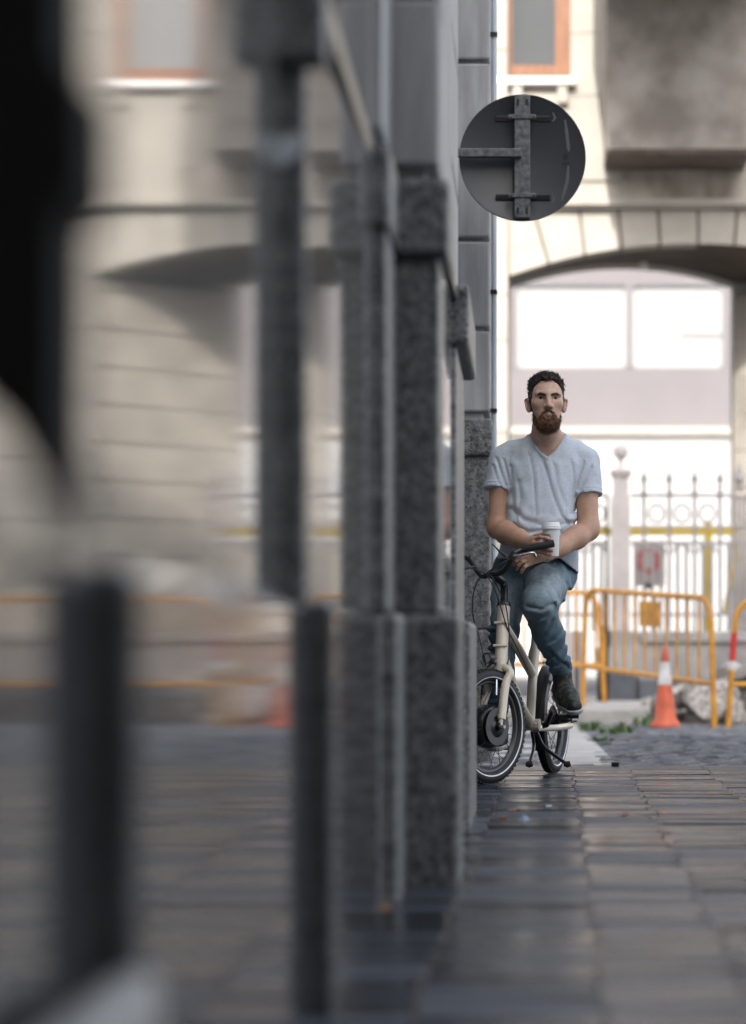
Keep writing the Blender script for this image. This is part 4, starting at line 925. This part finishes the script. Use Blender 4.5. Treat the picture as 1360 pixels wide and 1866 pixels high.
def head_sdf(q):
    x = np.abs(q[:, 0]); Q = q.copy(); Q[:, 0] = x
    d = head_base(q)
    d = smin(d, rc(Q, (.0, -.0875, .031), (.046, -.0735, .033), .0105, .009), .018)      # brow ridge
    d = ssub(d, ell(Q, (.0315, -.096, .0145), (.0195, .023, .0115)), .010)                # eye sockets
    d = smin(d, rc(Q, (.019, -.0775, .0225), (.045, -.0695, .0200), .0058, .0052), .004)   # upper lids
    d = smin(d, rc(Q, (.021, -.0755, .0055), (.043, -.0685, .0065), .0045, .0040), .005)   # lower lids
    n = smin(rc(q, (0, -.087, .024), (0, -.1115, -.020), .0075, .0105), ell(Q, (.0115, -.0985, -.0235), (.0085, .011, .0085)), .008)
    d = smin(d, n, .014)
    d = ssub(d, ell(Q, (.0065, -.107, -.0325), (.0035, .006, .004)), .003)               # nostrils
    d = smin(d, rc(Q, (0, -.0920, -.0485), (.021, -.0835, -.0520), .0046, .0026), .006)   # lips
    d = smin(d, rc(Q, (0, -.0920, -.0575), (.018, -.0845, -.0550), .0052, .0030), .005)
    d = ssub(d, rc(Q, (0, -.0975, -.0530), (.022, -.0875, -.0533), .0016, .0012), .003)
    ea = rc(Q, (.076, .006, -.029), (.0815, .014, .008), .009, .0135)
    ea = smin(ea, rc(Q, (.074, .0, -.034), (.080, .004, -.012), .009, .010), .01)
    ea = np.maximum(ea, -(rc(Q, (.0845, -.0005, -.014), (.0870, .003, .006), .0060, .0085)))
    d = smin(d, ea, .006)
    return d
S_R, E_R, W_R = w3(918, 838, 11.50), w3(907, 963, 11.44), w3(962, 989, 11.215)
S_L, E_L, W_L = w3(1066, 843, 11.50), w3(1073, 966, 11.42), w3(996, 1011, 11.215)
TORSO = [  # py, centre px, half width, half depth, d
    (783, 998, .060, .060, 11.455), (796, 998, .092, .070, 11.475), (808, 996, .135, .085, 11.49), (822, 993, .165, .100, 11.495), (850, 990, .172, .118, 11.49), (900, 987, .152, .124, 11.47),
    (945, 985, .152, .128, 11.455), (985, 983, .166, .135, 11.46), (1015, 981, .176, .135, 11.50), (1060, 980, .178, .135, 11.55)]
TZ = np.array([WZ(t[0], t[4]) for t in TORSO])[::-1]
def torso(P, inset=0.0):
    z = P[:, 2]; g = lambda col: np.interp(z, TZ, col[::-1])
    cx = g(np.array([WX(t[1], t[4]) for t in TORSO])); w = g(np.array([t[2] for t in TORSO])) - inset; b = g(np.array([t[3] for t in TORSO])) - inset; cd = g(np.array([t[4] for t in TORSO]))
    x = (P[:, 0] - cx) / w; y = (P[:, 1] - cd) / b
    k = (np.abs(x) ** 2.4 + np.abs(y) ** 2.4) ** (1 / 2.4)
    d = (k - 1) * np.minimum(w, b)
    d = np.maximum(d, z - TZ[-1] - .004); return np.maximum(d, TZ[0] - z).astype(f32)
def hand(P, wrist, knuckles, fingers, frad, thumb):
    d = None
    for kk in knuckles:
        e = rc(P, wrist, kk, .0195, .0125); d = e if d is None else smin(d, e, .012)
    for pts in fingers:
        e = chain(P, pts, np.linspace(frad, frad * .78, len(pts)), .002); d = smin(d, e, .005)
    return smin(d, chain(P, thumb, np.linspace(.012, .0085, len(thumb)), .003), .008)
kR = [w3(975, 983, 11.135), w3(973, 990, 11.125), w3(973, 998, 11.122), w3(974, 1005, 11.13)]
fR = [[kR[0], w3(985, 979, 11.092), w3(996, 980, 11.082), w3(1003, 983, 11.088)], [kR[1], w3(985, 989, 11.088), w3(998, 991, 11.080), w3(1006, 992, 11.087)],
      [kR[2], w3(984, 998, 11.088), w3(997, 1001, 11.080), w3(1006, 1003, 11.087)], [kR[3], w3(985, 1006, 11.092), w3(996, 1009, 11.086), w3(1003, 1010, 11.090)]]
tR = [w3(966, 984, 11.19), w3(978, 976, 11.17), w3(990, 974, 11.172), w3(999, 978, 11.178)]
kL = [w3(965, 1008, 11.13), w3(961, 1014, 11.12), w3(959, 1021, 11.12), w3(961, 1028, 11.13)]
fL = [[kL[0], w3(950, 1009, 11.09), w3(940, 1015, 11.09), w3(934, 1023, 11.10)], [kL[1], w3(949, 1016, 11.08), w3(941, 1023, 11.08), w3(936, 1030, 11.095)],
      [kL[2], w3(951, 1024, 11.08), w3(945, 1031, 11.085), w3(942, 1037, 11.10)], [kL[3], w3(956, 1033, 11.09), w3(952, 1039, 11.095), w3(950, 1043, 11.105)]]
tL = [w3(985, 1006, 11.20), w3(968, 1003, 11.15), w3(952, 1003, 11.13), w3(942, 1008, 11.13)]
def skin_f(P):
    d = np.full(len(P), 9.0, f32)
    q = hl_(P); m = np.linalg.norm(q, axis=1) < .26
    d[:] = np.linalg.norm(q, axis=1) - .15
    if m.any():
        d[m] = head_sdf(q[m])
    nk = chain(P, [hw_((0, .018, -.05)), hw_((0, .040, -.115)), w3(998, 812, 11.475)], [.056, .058, .066], .01)
    Q = P.copy(); nk = smin(nk, np.maximum(torso(P, .012), WZ(930, 11.45) - P[:, 2]), .03)
    cx0 = w3(998, 792, 11.39)[0]
    Q[:, 0] = np.abs(P[:, 0] - cx0) + cx0
    d = smin(d, nk, .014)
    for S, E, Wr in ((S_R, E_R, W_R), (S_L, E_L, W_L)):
        mid = S * .55 + E * .45
        a = chain(P, [S, mid, E * .92 + S * .08, E], [.053, .050, .046, .0435], .012)
        a = smin(a, ell(P, mid + np.array([0, -.012, .01], f32), (.034, .040, .06)), .02)      # biceps
        f_ = chain(P, [E, E * .70 + Wr * .30, E * .30 + Wr * .70, Wr], [.0435, .0490, .0395, .0295], .02)
        d = smin(d, smin(a, f_, .02), .015)
    d = smin(d, hand(P, W_R, kR, fR, .0090, tR), .012)
    d = smin(d, hand(P, W_L, kL, fL, .0090, tL), .012)
    return d
def skin_col(v):
    q = hl_(v); c = np.tile(np.array([.60, .385, .29], f32), (len(v), 1))
    n = vnoise(v, 70, 3) + vnoise(v, 28, 4); c *= (1 + .20 * n)[:, None]
    fr = vnoise(v, 260, 9); c *= np.where(fr > .26, .86, 1.0)[:, None]              # freckles
    def blend(mask, col): 
        nonlocal c; c = c * (1 - mask[:, None]) + np.asarray(col, f32) * mask[:, None]
    x = np.abs(q[:, 0])
    g = lambda p, r: np.exp(-((x - p[0]) ** 2 + (q[:, 1] - p[1]) ** 2 + (q[:, 2] - p[2]) ** 2) / r ** 2)
    blend(.45 * g((0, -.115, -.02), .02), (.52, .26, .20)); blend(.35 * g((.04, -.07, -.02), .025), (.50, .27, .20)); blend(.6 * g((.088, .01, -.01), .03), (.50, .24, .18))
    lip = (x < .021) & (np.abs(q[:, 2] + .0530) < .0090) & (q[:, 1] < -.083); blend(.75 * lip.astype(f32), (.50, .26, .22))
    arm = (q[:, 2] < -.2); blend(.8 * arm.astype(f32), (.50, .285, .185))
    return c
lo = w3(880, 680, 11.0); lo[2] = WZ(1060, 11.3); hi = w3(1105, 670, 11.66)
man = sdf_obj('person', skin_f, (lo[0] - .01, 11.03, lo[2]), (hi[0], 11.64, WZ(664, 11.38)), .0034, M['skin'], None, skin_col)
tag(man, 'man in grey T-shirt and jeans sitting on a cream bicycle, holding a white cup', 'person')

def tufts(region, n, ln, rad, curl, seed, flow=None):
    def go(v, qd):
        rg = np.random.default_rng(seed); a = v[qd[:, 0]]; b = v[qd[:, 1]]; c_ = v[qd[:, 2]]
        nm = np.cross(b - a, c_ - a); nm /= np.maximum(np.linalg.norm(nm, axis=1, keepdims=True), 1e-9); ce = (a + c_) / 2
        ok = np.where(region(hl_(ce)))[0]; pick = rg.choice(ok, n); mb = MB()
        for i in pick:
            N_ = nm[i]; t1 = np.cross(N_, rg.normal(size=3)); t1 /= np.linalg.norm(t1); t2 = np.cross(N_, t1); L_ = ln * rg.uniform(.6, 1.3); p0 = ce[i] - N_ * .003; pts = []
            fl = np.zeros(3) if flow is None else np.asarray(flow)
            for s in np.linspace(0, 1, 5):
                ph = s * curl; pts.append(p0 + N_ * L_ * s * .8 + (t1 * math.sin(ph) + t2 * (1 - math.cos(ph))) * L_ * .35 + fl * L_ * s * s)
            mb.tube(pts, [rad, rad, rad * .9, rad * .7, rad * .3], 3, cap=False)
        return [list(t) for t in mb.v], [list(t) for t in mb.f]
    return go
def hair_region(q):
    x = np.abs(q[:, 0]); z = q[:, 2]; y = q[:, 1]
    line = .094 + .014 * np.clip((x - .008) / .03, 0, 1) - .9 * np.clip(x - .050, 0, 1)               # front hairline, receding at the temples
    line = np.where(y > -.055, np.minimum(line, .094 - (y + .055) * 3.0), line)
    line = np.where((x > .058) & (y > -.045), np.minimum(line, -.004), line)
    line = np.where(y > .01, np.minimum(line, .01 - (y - .01) * 1.3), line)
    return z - np.maximum(line, -.075)
def hair_f(P):
    q = hl_(P)
    base_ = head_base(q)
    n = vnoise(q, 95, 1) * .009 + vnoise(q, 190, 2) * .006
    thick = .003 + .013 * np.clip((q[:, 2] - .06) / .04, 0, 1)
    return np.maximum(base_ - thick - n, -(hair_region(q) + vnoise(q, 120, 5) * .012) * .5)
B = lambda a: (np.asarray(a, f32))
hair = sdf_obj('hair', hair_f, HC - B((.11, .13, .10)), HC + B((.11, .14, .16)), .0032, M['hair'], man, None,
               tufts(lambda q: (q[:, 2] > .055), 900, .0125, .0019, 4.2, 11))
def beard_region(q):
    x = np.abs(q[:, 0]); z = q[:, 2]
    top = np.interp(x, [0, .012, .024, .032, .042, .052, .060, .075], [-.0365, -.0365, -.043, -.058, -.073, -.068, -.046, -.020])
    r = z - top
    lips = .0064 - np.sqrt((x / 3.2) ** 2 + (z + .0550) ** 2)
    r = np.maximum(r, lips * 1.6)
    return np.maximum(r, (q[:, 1] - .005) * 1.0)
def beard_f(P):
    q = hl_(P); x = np.abs(q[:, 0])
    b = head_base(q)
    b = smin(b, ell(q, (0, -.066, -.093), (.038, .029, .030)), .02)
    b = smin(b, rc(np.stack([x, q[:, 1], q[:, 2]], 1), (0, -.0940, -.0410), (.026, -.0825, -.056), .0058, .0052), .008)
    n = vnoise(q, 130, 21) * .007 + vnoise(q, 260, 22) * .004
    th = .001 + .005 * np.clip((-.05 - q[:, 2]) / .04, 0, 1)
    return np.maximum(b - th - n, (beard_region(q) + vnoise(q, 160, 8) * .010) * .6)
beard = sdf_obj('beard', beard_f, HC - B((.10, .14, .17)), HC + B((.10, .05, .0)), .0030, M['beard'], man, None,
                tufts(lambda q: (q[:, 2] < -.045) & (q[:, 1] < .0) & (np.abs(q[:, 2] + .0535) + np.abs(q[:, 0]) * .4 > .014), 1700, .0115, .0009, 1.3, 12, (0, -.05, -.8)))
for sgn in (-1, 1):
    br = MB().tube([hw_((sgn * .011, -.0975, .0245)), hw_((sgn * .020, -.0955, .0280)), hw_((sgn * .034, -.0890, .0320)), hw_((sgn * .050, -.0760, .0270))], [.0040, .0058, .0054, .003], 8)
    o = br.build('eyebrow', M['brow'], man, True)
    ey = MB().lathe([(.0122 * math.sin(t * math.pi / 12), -.0122 * math.cos(t * math.pi / 12)) for t in range(13)], hw_((sgn * .0318, -.0668, .0138)), (0, 1, 0), 20).build('eye', M['eye_white'], man, True)
    MB().lathe([(0, -.0013), (.0045, -.0008), (.0062, .0006)], hw_((sgn * .0318, -.0787, .0145)), (0, 1, 0), 16).build('iris', M['iris'], ey, True)
# T-shirt: torso and sleeves with folds, V-neck opening cut out
def px2(pts, d=11.40): return [(WX(a, d), WZ(b, d)) for a, b in pts]
VN = px2([(962, 786), (974, 808), (986, 824), (998, 833), (1010, 822), (1022, 806), (1033, 787)])
FOLDS = [([(988, 838), (998, 868), (1008, 905), (1022, 940), (1036, 956)], 5, .0065), ([(966, 832), (972, 865), (975, 905), (977, 940)], 4, .0045), ([(931, 850), (933, 885), (936, 925), (941, 940)], 5, .005),
         ([(1043, 846), (1046, 880), (1046, 930)], 4, .004), ([(932, 928), (955, 948), (985, 958), (1004, 962)], 6, .006), ([(1044, 936), (1022, 950), (1000, 957)], 5, .005), ([(945, 880), (948, 910), (945, 935)], 6, .005),
         ([(936, 958), (962, 972), (990, 968), (1030, 954), (1048, 952)], 5, .009), ([(930, 966), (950, 985), (972, 988)], 5, .006), ([(1010, 850), (1016, 885), (1030, 925)], 5, .004),
         ([(905, 835), (912, 860), (922, 885)], 3.5, .005), ([(899, 848), (905, 870), (914, 890)], 3, .0045), ([(918, 838), (924, 862), (929, 885)], 3, .004), ([(1078, 850), (1066, 872), (1056, 893)], 4, .005), ([(1085, 866), (1072, 885), (1060, 900)], 3.5, .005), ([(1064, 842), (1056, 866), (1051, 890)], 3, .004),
         ([(1046, 985), (1030, 978), (1018, 968)], 5, .005), ([(915, 985), (930, 998), (950, 1003)], 5, .006)]
FOLDS = [(px2(p), w * 1.7 / 423., a * .78) for p, w, a in FOLDS]
SLR, SLL = w3(908, 893, 11.465), w3(1071, 903, 11.46)
def shirt_f(P):
    d = torso(P)
    d = smin(d, rc(P, w3(935, 822, 11.50), w3(1052, 824, 11.50), .050, .050), .03)
    seg = []
    for S, E in ((S_R, SLR), (S_L, SLL)):
        u = (E - S) / np.linalg.norm(E - S); s_ = rc(P, S + np.array([0, 0, .004], f32), E + u * .05, (.062 if S is S_R else .066), (.0585 if S is S_R else .063))
        flare = (P - E) @ u
        s_ = np.maximum(s_ - .004 * np.exp(-((flare + .010) / .004) ** 2) * 0 , flare - .0)
        s_ -= .0022 * (np.abs(flare + .012) > .0015) * (flare > -.024)
        seg.append(s_)
    d = smin(d, seg[0], .022); d = smin(d, seg[1], .022)
    front = np.clip((11.50 - P[:, 1]) / .05, 0, 1)
    fn = vnoise(P, 14, 77)
    for pts, w, amp in FOLDS:
        dist, sg = polyd2(P[:, 0], P[:, 2], pts); s = dist / w
        s = sg * s; d = d + front * amp * (1 + .8 * fn) * (1.05 * np.exp(-(s / .42) ** 2) - .75 * np.exp(-((s - 1.0) / .75) ** 2))
    d = d + .004 * vnoise(P, 22, 31) + .003 * vnoise(P * np.array([1, 1, .5], f32), 45, 32)
    # hem: lower on the right, the shirt rides up over the arms in front
    hem = WZ(1018, 11.45) - np.clip((P[:, 0] - WX(1020, 11.45)), 0, 1) * .75
    d = np.maximum(d, hem - P[:, 2])
    vx = np.interp(P[:, 2], [p[1] for p in VN[:4]][::-1], [p[0] for p in VN[:4]][::-1]); vx2 = np.interp(P[:, 2], [p[1] for p in VN[3:]], [p[0] for p in VN[3:]])
    opening = np.maximum(np.maximum(vx - P[:, 0], P[:, 0] - vx2), VN[3][1] - P[:, 2]) * .8
    cut = np.maximum(opening, P[:, 1] - 11.475)
    nk = rc(P, hw_((0, .040, -.10)), w3(998, 806, 11.48), .072, .069); cut = np.minimum(cut, np.maximum(nk, P[:, 1] - 11.60))
    dist, _ = polyd2(P[:, 0], P[:, 2], VN); d = d - front * .0032 * np.exp(-((dist - .006) / .006) ** 4)
    return np.maximum(d, -cut)
shirt = sdf_obj('t_shirt', shirt_f, (WX(872, 11.4), 11.24, WZ(1062, 11.45)), (WX(1112, 11.4), 11.68, WZ(774, 11.4)), .0038, M['shirt'], man)
# jeans
HPR, KNR, ANR = w3(935, 1040, 11.58), w3(919, 1150, 11.34), w3(905, 1306, 11.46)
HPL, KNL, ANL = w3(1014, 1040, 11.58), w3(980, 1098, 11.215), w3(1024, 1222, 11.43)
JF = [([(1009, 1099), (988, 1112), (962, 1107)], 3.2, .007), ([(1009, 1102), (992, 1124), (968, 1133)], 3.2, .006), ([(1011, 1106), (1003, 1138), (986, 1166)], 3.4, .005), ([(1026, 1148), (1010, 1166), (988, 1176)], 3, .005),
      ([(1031, 1172), (1012, 1194), (994, 1203)], 3, .006), ([(1038, 1190), (1020, 1210), (1000, 1216)], 3, .006), ([(1000, 1186), (1018, 1204), (1034, 1214)], 3, .005), ([(1036, 1036), (1042, 1062), (1032, 1086)], 4, .005), ([(1015, 1026), (1030, 1048), (1037, 1078)], 3.5, .004), ([(1000, 1024), (1020, 1040), (1030, 1062)], 4, .004),
      ([(889, 1133), (902, 1143), (918, 1138)], 3, .006), ([(888, 1155), (902, 1150), (914, 1160)], 3, .006), ([(887, 1166), (898, 1177), (914, 1170)], 3, .006), ([(886, 1190), (900, 1186), (914, 1196)], 3, .006), ([(888, 1208), (902, 1218), (914, 1210)], 3, .006), ([(890, 1268), (902, 1277), (915, 1268)], 3, .006), ([(890, 1292), (902, 1286), (915, 1294)], 3, .006), ([(905, 1050), (920, 1085), (925, 1120)], 5, .004)]
JF = [(px2(p, 11.3), w * 2.2 / 425., a * 1.15) for p, w, a in JF]
def jeans_f(P):
    d = ell(P, w3(977, 1026, 11.56), (.168, .133, .125))
    rl = chain(P, [HPR, HPR * .5 + KNR * .5, KNR, KNR * .5 + ANR * .5, ANR], [.088, .072, .060, .056, .047], .03)
    ll = chain(P, [HPL, HPL * .5 + KNL * .5, KNL, KNL * .55 + ANL * .45, ANL], [.096, .088, .070, .062, .046], .03)
    d = smin(d, np.minimum(rl, ll), .025)
    for pts, w, amp in JF:
        dist, sg = polyd2(P[:, 0], P[:, 2], pts); s = dist / w; s = sg * s; d = d + amp * (1 + 1.2 * vnoise(P, 30, 78)) * (np.exp(-(s / .45) ** 2) - .8 * np.exp(-((s - 1.0) / .75) ** 2))
    d = d + .006 * vnoise(P * np.array([1, 1, 1.6], f32), 24, 51) + .0025 * vnoise(P, 60, 52)
    for A_, K_ in ((ANR, KNR), (ANL, KNL)):
        u = (A_ - K_) / np.linalg.norm(A_ - K_); e = (P - A_) @ u; near = np.linalg.norm(P - A_, axis=1) < .09
        d = np.where(near, np.maximum(d, e - .008), d)
    return np.maximum(d, P[:, 2] - WZ(990, 11.5))
def jeans_col(v):
    c = np.tile(np.array([.100, .165, .215], f32), (len(v), 1))
    fade = np.clip(1.3 - np.linalg.norm((v - (HPL * .4 + KNL * .6)) / np.array([.11, .34, .15], f32), axis=1), 0, 1) * .85
    fade = np.maximum(fade, .55 * np.clip(1.2 - np.linalg.norm((v - (HPR * .5 + KNR * .5)) / np.array([.08, .3, .12], f32), axis=1), 0, 1))
    c = c * (1 - fade[:, None]) + np.array([.40, .475, .50], f32) * fade[:, None]
    n = vnoise(v * np.array([1, 1, .6], f32), 40, 5); return np.clip(c * (1 + .5 * n)[:, None], 0, 1)
jeans = sdf_obj('jeans', jeans_f, (WX(868, 11.3), 11.08, WZ(1330, 11.4)), (WX(1085, 11.4), 11.75, WZ(986, 11.5)), .005, M['denim'], man, jeans_col)
# shoes
def shoe(heel, toe, ank, up):
    ax = toe - heel; L_ = np.linalg.norm(ax); ax = ax / L_; sd = np.cross(ax, up); sd /= np.linalg.norm(sd); nrm = np.cross(sd, ax)
    def f(P):
        d = chain(P, [heel + nrm * .040, heel * .45 + toe * .55 + nrm * .036, toe * .95 + heel * .05 + nrm * .024], [.040, .043, .033], .03)
        d = smin(d, rc(P, ank, heel * .72 + toe * .28 + nrm * .045, .043, .042), .03)
        h = (P - heel) @ nrm
        d = d + .0025 * vnoise(P, 60, 3) - .0015 * (np.sin(((P - heel) @ ax) * 420) > .6) * (((P - heel) @ ax) > .08)
        return np.maximum(d, .004 - h)
    def g(P):
        d = chain(P, [heel + nrm * .018, heel * .5 + toe * .5 + nrm * .018, toe * .97 + heel * .03 + nrm * .016], [.043, .047, .037], .03)
        h = (P - heel) @ nrm
        return np.maximum(np.maximum(d, h - .014), -.007 - h)
    b0 = np.minimum(np.minimum(heel, toe), ank) - .08; b1 = np.maximum(np.maximum(heel, toe), ank) + .08
    s = sdf_obj('shoe', f, b0, b1, .004, M['shoe'], man); sdf_obj('sole', g, b0, b1, .004, M['sole'], s)
UP = np.array([0, 0, 1], f32)
shoe(w3(1023, 1272, 11.50), w3(1049, 1298, 11.28), ANL + np.array([.002, -.005, -.018], f32), np.array([-.12, -.28, .95], f32))
shoe(w3(908, 1356, 11.55), w3(902, 1366, 11.30), ANR + np.array([0, 0, -.02], f32), UP)

# ------------------------------------------------------------------ the cup in his hand
M['cup'] = material('white_paper_cup', (0.74, 0.73, 0.72), 0.6, var=0.04, scale=20)
M['lid'] = material('white_plastic_lid', (0.78, 0.78, 0.78), 0.35)
M['cup_logo'] = material('dark_green_print', (0.010, 0.030, 0.022), 0.6)
CU = 11.128; c0 = W(1006, 1014, CU); k_ = CU / FPX
cup = empty('paper_cup', tuple(c0)); tag(cup, 'white takeaway cup with plastic lid held in the man\'s hand', 'cup')
cupax = np.array([-.03, 0, 1.0])
child(cup, 'cup_body', MB().lathe([(0, 0), (12.2 * k_, 0), (12.4 * k_, .002), (16.0 * k_, 51 * k_), (0, 51 * k_)], c0, cupax, 32), M['cup'], True)
child(cup, 'lid', MB().lathe([(15.8 * k_, 49 * k_), (18.0 * k_, 49.2 * k_), (18.2 * k_, 51.5 * k_), (17.2 * k_, 52.5 * k_), (17.6 * k_, 54 * k_), (16.6 * k_, 55 * k_), (15.8 * k_, 61 * k_), (14.8 * k_, 62 * k_), (13.6 * k_, 60 * k_), (0, 60 * k_)], c0, cupax, 32), M['lid'], True)
def on_cup(px, py, out):
    z = WZ(py, CU); r_ = (12.4 + 3.6 * (z - c0[2]) / (51 * k_)) * k_ + out; cx = c0[0] - .03 * (z - c0[2]); x_ = WX(px, CU) - cx
    return (cx + x_, CU - math.sqrt(max(r_ ** 2 - x_ ** 2, 0)), z)
lg = MB(); ce = on_cup(996.5, 981, .0006); V = [ce] + [on_cup(996.5 + 7.2 * math.cos(a), 981 + 8 * math.sin(a), .0006) for a in np.linspace(0, 2 * math.pi, 25)[:-1]]
lg.add(V, [(0, i + 1, (i + 1) % 24 + 1) for i in range(24)]); child(cup, 'printed_disc', lg, M['cup_logo'])
mk = MB()
for a in np.linspace(-2.6, -.3, 6):
    p_ = [on_cup(996.5 + rr * math.cos(a + da), 981 + rr * 1.1 * math.sin(a + da), .0011) for rr, da in ((4.4, -.12), (4.4, .12), (6.2, .10), (6.2, -.10))]
    mk.add(p_, [(0, 1, 2, 3)])
child(cup, 'printed_marks', mk, M['cup'])
